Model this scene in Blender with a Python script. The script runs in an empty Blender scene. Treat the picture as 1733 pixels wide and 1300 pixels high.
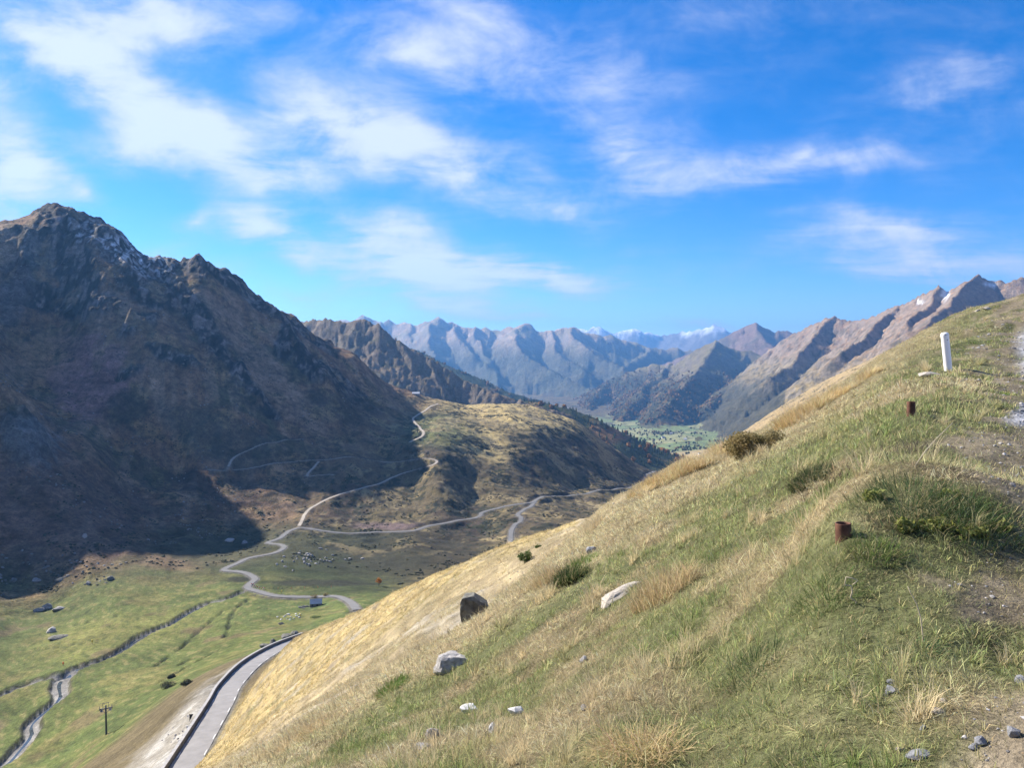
import bpy, bmesh, math, random
import numpy as np
from mathutils import Vector

random.seed(7)
RNG = np.random.default_rng(11)
SC = bpy.context.scene
COL = SC.collection

# ------------------------------------------------------------------ camera
PW, PH, FPX = 1733.0, 1300.0, 1285.0          # photograph size and focal length in its pixels
CAM = np.array([0.0, 0.0, 1.6])
PITCH = math.atan(50.0 / FPX)                 # looking slightly down
cam_d = bpy.data.cameras.new('camera')
cam_d.sensor_fit = 'HORIZONTAL'
cam_d.sensor_width = 36.0
cam_d.lens = 36.0 * FPX / PW
cam_d.clip_start = 0.05
cam_d.clip_end = 80000.0
cam = bpy.data.objects.new('camera', cam_d)
COL.objects.link(cam)
cam.location = CAM
cam.rotation_euler = (math.pi / 2 - PITCH, 0, 0)
SC.camera = cam

# ------------------------------------------------------------------ world, sun, exposure
SUN_EL, SUN_ROT = math.radians(33.0), math.radians(-57.0)
SKY_STRENGTH, SUN_STRENGTH, EXPOSURE = 0.086, 5.0, 1.2

world = bpy.data.worlds.new('World')
SC.world = world
world.use_nodes = True
wn, wl = world.node_tree.nodes, world.node_tree.links
wn.clear()


def wnode(t, **kw):
    n = wn.new(t)
    for k, v in kw.items():
        setattr(n, k, v)
    return n


def wmath(op, a, b=None, c=None, clamp=False):
    n = wnode('ShaderNodeMath', operation=op, use_clamp=clamp)
    for i, v in enumerate((a, b, c)):
        if v is None:
            continue
        if isinstance(v, (int, float)):
            n.inputs[i].default_value = v
        else:
            wl.new(v, n.inputs[i])
    return n.outputs[0]


sky = wnode('ShaderNodeTexSky', sky_type='NISHITA', sun_disc=False)
sky.sun_elevation = SUN_EL
sky.sun_rotation = SUN_ROT
sky.altitude = 2100
sky.air_density = 1.0
sky.dust_density = 0.9
sky.ozone_density = 5.0
hsv = wnode('ShaderNodeHueSaturation')
hsv.inputs['Hue'].default_value = 0.507
hsv.inputs['Saturation'].default_value = 1.34
hsv.inputs['Value'].default_value = 1.0
wl.new(sky.outputs[0], hsv.inputs['Color'])

tc = wnode('ShaderNodeTexCoord')
sep = wnode('ShaderNodeSeparateXYZ')
wl.new(tc.outputs['Generated'], sep.inputs[0])
dx, dy, dz = sep.outputs
# cloud deck coordinates: where the direction meets a level sheet overhead
zc = wmath('MAXIMUM', dz, 0.012)
zz = wmath('ADD', zc, 0.06)
comb = wnode('ShaderNodeCombineXYZ')
wl.new(wmath('DIVIDE', dx, zz), comb.inputs[0])
wl.new(wmath('DIVIDE', dy, zz), comb.inputs[1])


def wnoise(vec, scale, detail, rough, dist=0.0, rot=0.0, sx=1.0, sy=1.0):
    m = wnode('ShaderNodeMapping')
    m.inputs['Rotation'].default_value = (0, 0, rot)
    m.inputs['Scale'].default_value = (sx, sy, 1)
    wl.new(vec, m.inputs[0])
    n = wnode('ShaderNodeTexNoise', noise_dimensions='2D')
    n.inputs['Scale'].default_value = scale
    n.inputs['Detail'].default_value = detail
    n.inputs['Roughness'].default_value = rough
    n.inputs['Distortion'].default_value = dist
    wl.new(m.outputs[0], n.inputs['Vector'])
    return n.outputs[0]


nA = wnoise(comb.outputs[0], 1.9, 7, 0.58, 0.35, 0.5, 1.0, 1.5)
# the cloud banks standing over the valley, as directions (tangent of azimuth, tangent of elevation)
fw = wmath('MAXIMUM', dy, 0.05)
comb2 = wnode('ShaderNodeCombineXYZ')
wl.new(wmath('DIVIDE', dx, fw), comb2.inputs[0])
wl.new(wmath('DIVIDE', dz, fw), comb2.inputs[1])
wpn = wnode('ShaderNodeTexNoise', noise_dimensions='2D')
wpn.inputs['Scale'].default_value = 7.0
wpn.inputs['Detail'].default_value = 4
wl.new(comb2.outputs[0], wpn.inputs['Vector'])
wp1 = wnode('ShaderNodeVectorMath', operation='SUBTRACT')
wl.new(wpn.outputs['Color'], wp1.inputs[0])
wp1.inputs[1].default_value = (0.5, 0.5, 0.5)
wp2 = wnode('ShaderNodeVectorMath', operation='MULTIPLY_ADD')
wl.new(wp1.outputs[0], wp2.inputs[0])
wp2.inputs[1].default_value = (0.11, 0.065, 0.0)
wl.new(comb2.outputs[0], wp2.inputs[2])
bankvec = wp2.outputs[0]
nB = wnoise(comb2.outputs[0], 7.5, 7, 0.62, 0.25, -0.2, 1.0, 1.9)
BANKS = [  # px, py, rx, ry, tilt, strength
    (70, 60, 190, 90, 30, .95), (290, 45, 290, 95, 4, .95), (190, 130, 190, 80, 35, .8), (300, 205, 210, 75, 30, .7),
    (15, 290, 150, 120, 25, 1.15), (0, 150, 120, 70, 15, .8), (310, 240, 240, 70, -4, 1.15), (470, 300, 200, 85, 4, .9),
    (650, 225, 250, 85, 12, 1.0), (790, 300, 220, 70, 12, .75), (540, 190, 190, 70, 25, .5), (450, 392, 140, 46, 12, 1.3),
    (520, 442, 120, 28, 6, .6), (660, 410, 140, 64, 20, .95), (730, 465, 240, 62, 3, 1.3), (930, 466, 240, 42, 2, 1.3),
    (700, 105, 270, 65, 14, .8), (830, 40, 240, 75, 10, .6), (980, 140, 290, 90, 5, .45), (1050, 250, 190, 75, 8, .9),
    (900, 357, 140, 34, 0, .5), (1090, 335, 260, 60, -4, .45), (1350, 280, 330, 55, -4, .75), (1620, 150, 330, 110, -10, .42),
    (1250, 40, 330, 80, 4, .25), (1520, 380, 260, 42, 0, .75), (1570, 440, 340, 50, 0, .85), (800, 518, 220, 22, 1, .85),
    (870, 538, 150, 14, 0, .8), (1200, 547, 130, 12, 0, .8), (325, 385, 45, 26, 0, .5), (330, 445, 110, 36, 12, .5),
    (500, 500, 120, 24, 4, .4), (1480, 463, 160, 20, 0, .4), (130, 335, 90, 40, 20, .6), (1330, 548, 120, 9, 0, .4)]
TILTS = (-6, 2, 12, 30)
tilted = {}
for tq_ in TILTS:
    m = wnode('ShaderNodeMapping')
    m.inputs['Rotation'].default_value = (0, 0, math.radians(tq_))
    wl.new(bankvec, m.inputs[0])
    tilted[tq_] = m.outputs[0]
acc = None
for (bx_, by_, rx_, ry_, tl_, st_) in BANKS:
    tq_ = min(TILTS, key=lambda q: abs(q - tl_))
    a_ = math.radians(tq_)
    ux_, uy_ = (bx_ - 866.5) / FPX, (600.0 - by_) / FPX
    ux_, uy_ = ux_ * math.cos(a_) - uy_ * math.sin(a_), ux_ * math.sin(a_) + uy_ * math.cos(a_)
    m = wnode('ShaderNodeVectorMath', operation='MULTIPLY_ADD')
    rx_, ry_ = rx_ * 1.2, ry_ * 1.32
    m.inputs[1].default_value = (FPX / rx_, FPX / ry_, 0)
    m.inputs[2].default_value = (-ux_ * FPX / rx_, -uy_ * FPX / ry_, 0)
    wl.new(tilted[tq_], m.inputs[0])
    g = wnode('ShaderNodeTexGradient', gradient_type='QUADRATIC_SPHERE')
    wl.new(m.outputs[0], g.inputs[0])
    acc = wmath('MULTIPLY_ADD', g.outputs['Fac'], st_, acc if acc is not None else 0.0)
front = wnode('ShaderNodeMapRange', interpolation_type='SMOOTHSTEP')
front.inputs['From Min'].default_value = 0.10
front.inputs['From Max'].default_value = 0.55
wl.new(dy, front.inputs['Value'])
# behind the viewer the deck goes on as loose broken cloud
back_cover = wmath('MULTIPLY', wmath('SUBTRACT', 1.0, front.outputs[0]), 0.28)
bank = wmath('ADD', wmath('MULTIPLY', acc, front.outputs[0]), back_cover)
det = wmath('ADD', wmath('MULTIPLY', wmath('SUBTRACT', nA, 0.5), 1.3), wmath('MULTIPLY', wmath('SUBTRACT', nB, 0.5), 2.2))
dens = wmath('MULTIPLY_ADD', det, wmath('MULTIPLY_ADD', bank, 0.95, 0.26), wmath('MULTIPLY', bank, 1.25))
cov = wnode('ShaderNodeMapRange', interpolation_type='SMOOTHSTEP')
cov.inputs['From Min'].default_value = -0.08
cov.inputs['From Max'].default_value = 1.05
cov.inputs['To Max'].default_value = 0.92
wl.new(dens, cov.inputs['Value'])
ccol = wnode('ShaderNodeMix', data_type='RGBA')
ccol.inputs['A'].default_value = (3.1, 3.5, 5.0, 1)
ccol.inputs['B'].default_value = (4.5, 4.85, 5.5, 1)
thick = wnode('ShaderNodeMapRange')
thick.inputs['From Min'].default_value = 0.15
thick.inputs['From Max'].default_value = 1.3
wl.new(dens, thick.inputs['Value'])
wl.new(thick.outputs[0], ccol.inputs['Factor'])
cmix = wnode('ShaderNodeMix', data_type='RGBA')
wl.new(cov.outputs[0], cmix.inputs['Factor'])
wl.new(hsv.outputs[0], cmix.inputs['A'])
wl.new(ccol.outputs['Result'], cmix.inputs['B'])
bg = wnode('ShaderNodeBackground')
bg.inputs['Strength'].default_value = SKY_STRENGTH
wl.new(cmix.outputs['Result'], bg.inputs['Color'])
wo = wnode('ShaderNodeOutputWorld')
wl.new(bg.outputs[0], wo.inputs['Surface'])

sun_d = bpy.data.lights.new('sun', 'SUN')
sun_d.energy = SUN_STRENGTH
sun_d.angle = math.radians(0.5)
sun_d.color = (1.0, 0.93, 0.82)
sun = bpy.data.objects.new('sun', sun_d)
COL.objects.link(sun)
sdir = Vector((math.sin(SUN_ROT) * math.cos(SUN_EL), math.cos(SUN_ROT) * math.cos(SUN_EL), math.sin(SUN_EL)))
sun.rotation_euler = sdir.to_track_quat('Z', 'Y').to_euler()
sun.location = (0, 0, 60)

SC.view_settings.view_transform = 'Standard'
SC.view_settings.look = 'None'
SC.view_settings.gamma = 1.0
SC.view_settings.use_curve_mapping = False
SC.view_settings.exposure = EXPOSURE
SC.render.engine = 'CYCLES'
SC.cycles.use_denoising = True
SC.cycles.use_adaptive_sampling = True
SC.cycles.adaptive_threshold = 0.02
SC.cycles.max_bounces = 4
SC.cycles.diffuse_bounces = 2
SC.cycles.glossy_bounces = 1
SC.cycles.transmission_bounces = 2
SC.cycles.volume_bounces = 0
SC.cycles.transparent_max_bounces = 6
SC.cycles.caustics_reflective = False
SC.cycles.caustics_refractive = False

# ------------------------------------------------------------------ geometry of the view
_fw = np.array([0, math.cos(PITCH), -math.sin(PITCH)])
_up = np.array([0, math.sin(PITCH), math.cos(PITCH)])


def ray(px, py):
    u, v = (px - PW / 2) / FPX, -(py - PH / 2) / FPX
    d = u * np.array([1.0, 0, 0]) + v * _up + _fw
    return d / d[1]                            # scaled to one metre of depth


def P(px, py, D):
    return CAM + ray(px, py) * D


# ------------------------------------------------------------------ noise (numpy)
def _hash(ix, iy, seed):
    h = (ix.astype(np.uint32) * np.uint32(374761393)) ^ (iy.astype(np.uint32) * np.uint32(668265263)) ^ np.uint32((seed * 2246822519 + 3266489917) & 0xffffffff)
    h = (h ^ (h >> np.uint32(13))) * np.uint32(1274126177)
    return h ^ (h >> np.uint32(16))


def noise(x, y, seed=0):
    x = np.asarray(x, np.float64)
    y = np.asarray(y, np.float64)
    fx, fy = np.floor(x), np.floor(y)
    ix, iy = fx.astype(np.int64), fy.astype(np.int64)
    tx, ty = (x - fx).astype(np.float32), (y - fy).astype(np.float32)
    sx, sy = tx * tx * tx * (tx * (tx * 6 - 15) + 10), ty * ty * ty * (ty * (ty * 6 - 15) + 10)

    def g(ox, oy):
        a = _hash(ix + ox, iy + oy, seed).astype(np.float32) * np.float32(2 * math.pi / 4294967296.0)
        return np.cos(a) * (tx - ox) + np.sin(a) * (ty - oy)
    a = g(0, 0)
    a = a + (g(1, 0) - a) * sx
    b = g(0, 1)
    b = b + (g(1, 1) - b) * sx
    return (a + (b - a) * sy) * 1.5            # about -1..1


def fbm(x, y, o=4, seed=0, gain=0.5):
    s, a, t = 0, 1.0, 0
    for i in range(o):
        s = s + a * noise(x, y, seed + i * 17)
        t += a
        a *= gain
        x, y = x * 2.03 + 11.3, y * 2.03 - 7.1
    return s / t


def ridged(x, y, o=4, seed=0, gain=0.5):
    s, a, t = 0, 1.0, 0
    for i in range(o):
        s = s + a * (1 - np.abs(noise(x, y, seed + i * 17)) * 1.6)
        t += a
        a *= gain
        x, y = x * 2.07 + 5.3, y * 2.07 + 3.7
    return s / t                               # about 0..1, crests near 1


def sst(a, b, v):
    t = np.clip((v - a) / (b - a), 0, 1)
    return t * t * (3 - 2 * t)


# ------------------------------------------------------------------ the lie of the land: surveyed points
NEAR = """1733 1300 2.5;1650 1300 2.6;1500 1300 2.8;1300 1300 3.1;1000 1300 3.7;700 1300 5.2;560 1300 7.2;470 1300 10;
1733 1150 3.2;1733 1050 3.9;1733 900 5.3;1733 800 7.4;1733 700 11.3;1733 620 18.5;1733 560 34;1733 513 75;
1600 1100 3.5;1600 900 5.2;1600 800 7.4;1600 700 11.2;1605 630 17;1600 585 28;1600 546 50;1660 524 62;
1500 1000 4.3;1433 912 5.0;1500 800 8.0;1545 703 11;1500 640 21;1520 588 42;
1400 1100 3.9;1400 850 7.6;1400 750 14;1460 628 36;1400 668 32;1340 703 30;1300 800 12.5;1300 900 8;1300 1000 5.6;
1240 760 28;1180 781 28;1200 900 10;1200 1000 6.8;1200 1150 4.6;1200 830 16;1100 824 27;1100 900 13;1100 1000 8.6;
1040 862 24;1010 905 18;1000 1000 10.8;1000 1100 7.4;900 1000 14.5;900 1100 9.4;900 1200 6.7;800 1085 13;800 1200 8.2;
700 1140 12.8;700 1220 9;600 1200 12.5;600 1260 9.5;500 1260 12.5;430 1300 13;
1000 893 36;880 990 30;780 1068 27;650 1150 26;550 1200 27;470 1250 29;400 1292 34;
850 1000 40;750 1030 48;650 1080 56;550 1130 72;470 1190 88;390 1270 70;
1040 868 52;960 891 62;880 916 74;780 956 92;700 991 110;620 1030 132;540 1062 160;492 1087 190;
384 1230 130;430 1160 150;
334 1300 138;372 1231 161;395 1190 178;411 1161 195;444 1124 218;484 1096 250;
290 1300 138;335 1231 161;360 1190 178;375 1161 195;415 1124 218;462 1102 250;
505 1090 300;
1040 905 100;960 935 120;880 965 135;780 1005 160;700 1040 180;620 1075 205;560 1096 240;
1240 790 60;1180 815 60;1100 850 60;1400 720 70;1340 745 70;1520 640 90;1600 600 110;1733 560 150;1900 520 120;
1900 700 12;1900 900 5;1900 1200 2.6;1900 600 22;1900 480 60;
245 1260 178;150 1300 200;300 1180 222;400 1116 285;"""
VALLEY = """0 1300 275;100 1300 255;200 1245 242;0 1200 332;0 1100 412;0 1020 505;100 1150 355;200 1150 343;200 1050 452;300 1130 350;350 1080 402;
400 1020 482;530 1027 462;600 1020 432;660 1000 520;430 990 535;480 950 622;400 965 590;510 888 800;700 900 800;640 985 575;
820 865 952;868 915 770;780 940 720;900 850 1005;1000 835 1205;1080 823 1425;1130 800 1780;1150 775 2600;1150 742 3600;1210 752 3200;1230 735 3700;1100 715 4600;1180 708 4700;1000 700 6500;
0 1000 545;0 900 608;0 800 678;0 720 732;0 660 768;60 700 792;150 765 812;300 850 832;400 879 825;470 893 792;
150 960 568;150 900 640;150 830 730;300 960 600;300 905 715;100 990 548;
0 645 905;0 600 1000;0 540 1080;0 470 1150;0 420 1200;0 386 1255;-40 397 1250;0 450 1550;
100 720 885;100 690 950;100 650 1010;100 600 1070;100 540 1130;100 470 1190;100 400 1250;97 360 1300;97 440 1600;
200 770 905;200 700 965;200 620 1050;200 560 1110;200 500 1170;200 440 1230;200 407 1290;200 480 1600;
250 600 1085;300 645 1065;
300 820 900;300 790 950;300 700 1010;300 560 1150;300 500 1240;318 459 1330;345 455 1340;330 530 1650;
400 830 905;400 790 972;400 730 1040;400 660 1120;400 580 1230;400 520 1310;400 487 1370;400 570 1700;
500 840 922;500 790 1010;500 730 1100;500 660 1200;500 600 1310;500 547 1420;500 620 1750;
600 850 925;600 800 1000;600 780 1050;600 740 1150;600 690 1280;600 640 1380;600 606 1450;600 670 1800;
700 835 1000;740 785 1060;700 750 1150;700 720 1300;700 690 1450;700 668 1550;700 705 1950;
760 682 1600;800 845 1010;800 800 1100;800 740 1250;800 700 1500;820 682 1650;820 730 2050;
900 805 1180;900 740 1350;900 705 1550;900 688 1700;900 740 2100;
980 825 1260;980 780 1380;980 740 1520;980 716 1650;980 780 2100;
1050 815 1420;1050 766 1720;1050 810 2150;1100 796 1850;
1200 885 320;1200 835 900;1300 800 600;1300 765 1300;1400 735 400;1400 720 1100;1520 660 500;1520 650 1100;1733 570 600;1733 560 1200;1900 500 900;
1180 778 2050;1250 738 1950;1300 703 1950;1380 655 1950;1450 620 1950;1520 588 1950;1620 560 2000;1733 530 2000;
1300 725 2700;1400 690 2700;1500 640 2700;1620 600 2700;1733 570 2700;1250 735 3300"""
# world points outside the frame (east, north, height above the eye); unseen left ridge raised to cast shade on the valley
OUTSIDE = [(-300, 420, -158), (-420, 480, -135), (-520, 600, -55), (-640, 780, 62), (-760, 930, 172), (-825, 1005, 245), (-890, 1085, 310), (-910, 1190, 320), (-980, 1210, 390),
           (-700, 560, -5), (-900, 700, 110), (-1100, 900, 250), (-1200, 1300, 480), (-500, 250, -110), (-700, 300, 30),
           (-300, 150, -105), (-200, 60, -80), (-60, 10, -30), (-12, 3, -7.2), (-4, 2, -3.4), (-1.6, 0.8, -2.3), (0.2, 0.9, -1.62), (0.9, 0.9, -1.5), (1.5, 1.0, -1.4),
           (-900, 200, 140), (-1500, 800, 380), (3, 1.5, -1.25), (8, 4, -0.6), (40, 20, 5), (200, 100, 35), (900, 500, 160), (2500, 1500, 330)]


def parse(s):
    return [tuple(float(v) for v in q.split()) for q in s.replace('\n', '').split(';') if q.strip()]


TH_S = 4.0
pts3 = [P(*q) for q in parse(NEAR)] + [P(*q) for q in parse(VALLEY)] + [CAM + np.array(q) for q in OUTSIDE]
pts3 = np.array(pts3)
_r = np.hypot(pts3[:, 0], pts3[:, 1])
_q = np.stack([np.arctan2(pts3[:, 0], pts3[:, 1]) * TH_S, np.log(_r)], 1)
_w = (pts3[:, 2] - CAM[2]) / _r
_n = len(_q)
_d2 = ((_q[:, None] - _q[None]) ** 2).sum(-1)
_K = 0.5 * _d2 * np.log(_d2 + 1e-12)
_K[np.arange(_n), np.arange(_n)] += 2e-4
_A = np.zeros((_n + 3, _n + 3))
_A[:_n, :_n] = _K
_A[:_n, _n] = _A[_n, :_n] = 1
_A[:_n, _n + 1:] = _q
_A[_n + 1:, :_n] = _q.T
_sol = np.linalg.solve(_A, np.concatenate([_w, np.zeros(3)]))
_lam, _aff = _sol[:_n].astype(np.float32), _sol[_n:]
_q32 = _q.astype(np.float32)


def tps(x, y):
    """height of the surveyed ground at world (x, y), smooth"""
    sh = np.shape(x)
    x, y = np.ravel(x), np.ravel(y)
    r = np.maximum(np.hypot(x, y), 0.3)
    th0 = np.arctan2(x, y)
    th = np.clip(th0, -1.35, 1.0) * TH_S
    lr = np.log(r)
    out = np.empty(len(x))
    for i in range(0, len(x), 40000):
        a = (th[i:i + 40000, None].astype(np.float32) - _q32[None, :, 0])
        b = (lr[i:i + 40000, None].astype(np.float32) - _q32[None, :, 1])
        d = a * a
        d += b * b
        d += 1e-12
        out[i:i + 40000] = (0.5 * d * np.log(d)) @ _lam
    out = out + _aff[0] + _aff[1] * th + _aff[2] * lr
    bk = sst(1.2, 2.9, np.abs(th0))
    out = out * (1 - bk) + (-1.5 / r) * bk
    z = out * r
    far = sst(2600, 5000, r)
    z = z * (1 - far) + (-430.0) * far
    return (CAM[2] + z).reshape(sh)


# ------------------------------------------------------------------ ridges of the farther mountains
def rid(s):
    return np.array([P(*q) for q in parse(s)])


RANGES = {
    # name: (ridge lines, k1, k2, d0, rib wavelength, rib height, warp)
    'rocky_ridge': ([rid('430 560 2800;470 545 2750;500 545 2680;530 538 2620;565 538 2580;590 544 2570;615 538 2550;640 551 2500;680 579 2470;720 601 2430;760 626 2390;800 651 2340;850 669 2290;900 684 2240;960 700 2250'),
                     rid('615 538 2550;632 575 2450;655 620 2340;675 655 2270'), rid('530 538 2620;560 580 2480;590 620 2370'), rid('720 601 2430;735 640 2330;750 668 2260'), rid('680 579 2470;695 615 2370;712 650 2290')], 1.0, 0.42, 140, 62, 34, 22),
    'forest_spur': ([rid('880 676 2500;930 684 2330;965 691 2300;1000 705 2260;1030 722 2230;1060 744 2190;1090 766 2150;1115 784 2110;1140 802 2080')], 0.62, 0.4, 100, 70, 8, 14),
    'wooded_ridge': ([rid('660 570 4600;735 607 4300;765 620 4150;800 636 4050;860 663 3900;950 690 3800;990 704 3650')], 0.7, 0.45, 200, 110, 18, 40),
    'far_range': ([rid('440 560 11800;540 548 11700;617 534 11500;650 541 11500;690 544 11300;720 542 11100;735 534 11000;750 543 11000;800 549 11000;850 554 11000;868 549 10850;880 546 10800;905 554 10800;930 557 10800;960 551 10800;975 553 10800;990 559 10800;1050 572 10900;1100 585 11000;1180 590 11000'),
                   rid('735 534 11000;722 560 10100;728 590 9300;742 625 8500;770 655 7800'), rid('880 546 10800;868 570 9900;880 592 9200;925 618 8500;975 645 7900;1005 668 7400'),
                   rid('960 551 10800;975 575 10000;1010 600 9300;1050 618 8700'), rid('650 541 11500;640 575 10000;650 620 8700'), rid('800 549 11000;812 580 10000;830 615 9000;850 660 8000'),
                   rid('1100 585 11000;1075 610 9800;1040 635 8700;1010 660 7800'), rid('930 557 10800;940 590 9700;985 625 8800'), rid('690 544 11300;690 570 10300;700 600 9500'), rid('760 543 11000;775 575 10000;800 600 9300')], 0.8, 0.36, 650, 340, 135, 170),
    'snow_range': ([rid('900 566 21000;980 557 20500;1000 556 20300;1017 549 20000;1035 560 20000;1055 557 20000;1075 553 20000;1090 560 20000;1125 568 20500;1160 560 19500;1180 556 19000;1213 548 18500;1240 562 18500;1290 572 18500;1400 575 18500')], 0.7, 0.32, 1200, 700, 170, 260),
    'brown_peaks': ([rid('1120 625 9600;1180 600 9600;1240 566 9500;1262 551 9500;1275 545 9500;1295 556 9450;1312 561 9400;1330 554 9400;1352 564 9300;1420 585 9200'),
                     rid('1275 545 9500;1290 570 8800;1310 590 8300')], 0.66, 0.38, 550, 260, 75, 90),
    'lower_ridge': ([rid('960 700 7600;985 682 7500;1030 642 7300;1060 629 7200;1100 616 7100;1140 612 7100;1180 592 7100;1203 577 7050;1213 575 7000;1232 584 7000;1262 592 6900;1300 602 6800;1340 612 6700;1400 625 6500'),
                     rid('1030 642 7300;1005 672 6500;1000 692 5800'), rid('1140 612 7100;1105 645 6200;1070 682 5400;1050 706 4900'), rid('1213 575 7000;1190 612 6000;1155 655 5200;1122 690 4700'), rid('1300 602 6800;1250 642 5700;1205 680 4900')], 0.70, 0.42, 420, 190, 58, 80),
    'right_mountain': ([rid('1330 572 5700;1375 548 5400;1396 538 5150;1410 535 5000;1440 544 4850;1470 537 4650;1490 531 4500;1520 516 4300;1560 498 4150;1576 489 4100;1590 483 4050;1606 491 4000;1630 477 3950;1652 464 3900;1690 476 3850;1712 470 3800;1733 467 3800;1850 445 3700;2100 400 3600'),
                        rid('1410 535 5000;1380 570 4750;1345 605 4500;1305 640 4250'), rid('1520 516 4300;1470 560 3900;1425 595 3600'), rid('1652 464 3900;1600 518 3450;1545 558 3050'), rid('1850 445 3700;1740 510 2900;1650 555 2500'), rid('1590 483 4050;1570 515 3750;1540 545 3450')], 0.92, 0.68, 240, 140, 48, 50),
}
RN = list(RANGES)


def segfield(x, y, lines):
    """distance to and height of the best crest point of a set of ridge lines"""
    best = None
    return best


def range_height(x, y, name, base=None):
    lines, k1, k2, d0, lam, amp, warp = RANGES[name]
    sd = RN.index(name) * 31 + 5
    xw = x + warp * fbm(x / (lam * 2.2), y / (lam * 2.2), 3, sd)
    yw = y + warp * fbm(x / (lam * 2.2) + 40, y / (lam * 2.2) - 9, 3, sd + 3)
    jag_ = 0.30 * amp
    bz = np.full(x.shape, -1e9)
    bs = np.zeros(x.shape)
    bd = np.full(x.shape, 1e9)
    s0 = 0.0
    for ln in lines:
        for a, b in zip(ln[:-1], ln[1:]):
            e = b[:2] - a[:2]
            L = math.hypot(*e)
            t = np.clip(((xw - a[0]) * e[0] + (yw - a[1]) * e[1]) / (L * L), 0, 1)
            d = np.hypot(xw - a[0] - t * e[0], yw - a[1] - t * e[1])
            z = a[2] + t * (b[2] - a[2]) - (k2 * d + (k1 - k2) * d0 * (1 - np.exp(-d / d0)))
            m = z > bz
            bz = np.where(m, z, bz)
            bs = np.where(m, s0 + t * L, bs)
            bd = np.where(m, d, bd)
            s0 += L
        s0 += 9999.0
    bz = bz + jag_ * (ridged(bs / (lam * 0.55), bs * 0 + 2.5, 3, sd + 12) - 0.62)
    sg = bs + 0.25 * lam * noise(xw / lam, yw / lam, sd + 9)
    rib = ridged(sg / lam, bd / (lam * 4.0), 3, sd + 1) - 0.55
    rg2 = ridged(x / (lam * 0.45), y / (lam * 0.45), 4, sd + 2) - 0.55
    grow = sst(0, lam * 1.2, bd)
    return bz + amp * rib * (0.15 + 0.85 * grow) + 0.48 * amp * rg2 * (0.35 + 0.65 * grow), bd


LEFT_DIR = np.array([0.92, 0.39])
CRAGS = [(590, 665, 60, 14, 35), (215, 640, 14, 36, 70), (400, 640, 50, 12, 48), (430, 690, 60, 12, 30), (470, 545, 60, 12, 35), (130, 470, 60, 40, 60), (60, 440, 100, 45, 0), (150, 400, 90, 36, 20), (235, 445, 90, 45, 30), (100, 520, 110, 26, 8), (255, 500, 55, 40, 30), (345, 468, 40, 20, 10), (348, 565, 100, 20, 60),
         (420, 505, 80, 16, 33), (505, 562, 70, 14, 33), (487, 592, 22, 30, 20), (545, 640, 70, 24, 38), (290, 622, 60, 12, 25), (40, 745, 58, 36, 30), (240, 565, 20, 40, 60)]


def crag_field(x, y, z):
    """where rock breaks through on the left mountain, by bearing from the pass"""
    bx, by = x / np.maximum(y, 1) * FPX + PW / 2, 600 - (z - CAM[2]) / np.maximum(y, 1) * FPX
    n_ = 0.55 * fbm(x / 70, y / 70, 4, 137) + 0.25 * fbm(x / 18, y / 18, 2, 138)
    out = np.zeros(x.shape)
    for (cx, cy, rx, ry, an) in CRAGS:
        a = math.radians(an)
        u, v = bx - cx, by - cy
        d = np.hypot((u * math.cos(a) + v * math.sin(a)) / rx, (-u * math.sin(a) + v * math.cos(a)) / ry)
        out = np.maximum(out, 1 - sst(0.75, 1.15, d + n_))
    return out


MOUNDS = []
for (a_, b_, c_, mr_, mh_) in ((1560, 860, 6.2, 1.0, 0.22), (1640, 890, 5.6, 0.7, 0.14), (1390, 815, 9.2, 0.8, -0.22), (1480, 790, 9.0, 0.9, 0.18), (1250, 830, 13, 1.2, -0.22), (965, 975, 15, 1.0, -0.25), (930, 990, 15, 0.8, 0.2), (1125, 1000, 8.6, 0.45, 0.12), (1345, 712, 26, 1.0, 0.25), (1150, 800, 25, 1.2, 0.3)):
    q_ = P(a_, b_, c_)
    MOUNDS.append((q_[0], q_[1], mr_, mh_))


LEFT_RIBS = [np.array([P(*q) for q in parse(t_)]) for t_ in ('97 360 1290;130 430 1240;180 500 1180;215 560 1120;300 612 1080;360 655 1060;410 700 1030', '340 456 1335;375 530 1260;400 600 1190;430 660 1120', '455 520 1400;485 580 1330;530 640 1260;600 690 1210', '60 390 1270;40 470 1180;60 540 1110', '0 660 768;60 700 792;150 765 812;300 850 832;400 879 825')]


def rib_height(x, y):
    wx = x + 14 * fbm(x / 45, y / 45, 3, 171)
    wy = y + 14 * fbm(x / 45 + 8, y / 45, 3, 172)
    out = np.zeros(x.shape)
    for k, ln in enumerate(LEFT_RIBS):
        A, wd = ((20, 75), (17, 55), (19, 55), (15, 60), (7, 35))[k]
        d = np.full(x.shape, 1e9)
        for a, b in zip(ln[:-1], ln[1:]):
            e = b[:2] - a[:2]
            t = np.clip(((wx - a[0]) * e[0] + (wy - a[1]) * e[1]) / (e @ e), 0, 1)
            d = np.minimum(d, np.hypot(wx - a[0] - t * e[0], wy - a[1] - t * e[1]))
        out = np.maximum(out, A * np.exp(-1.3 * d / wd) * (1 - sst(wd, 2 * wd, d)))
    return out


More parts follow.
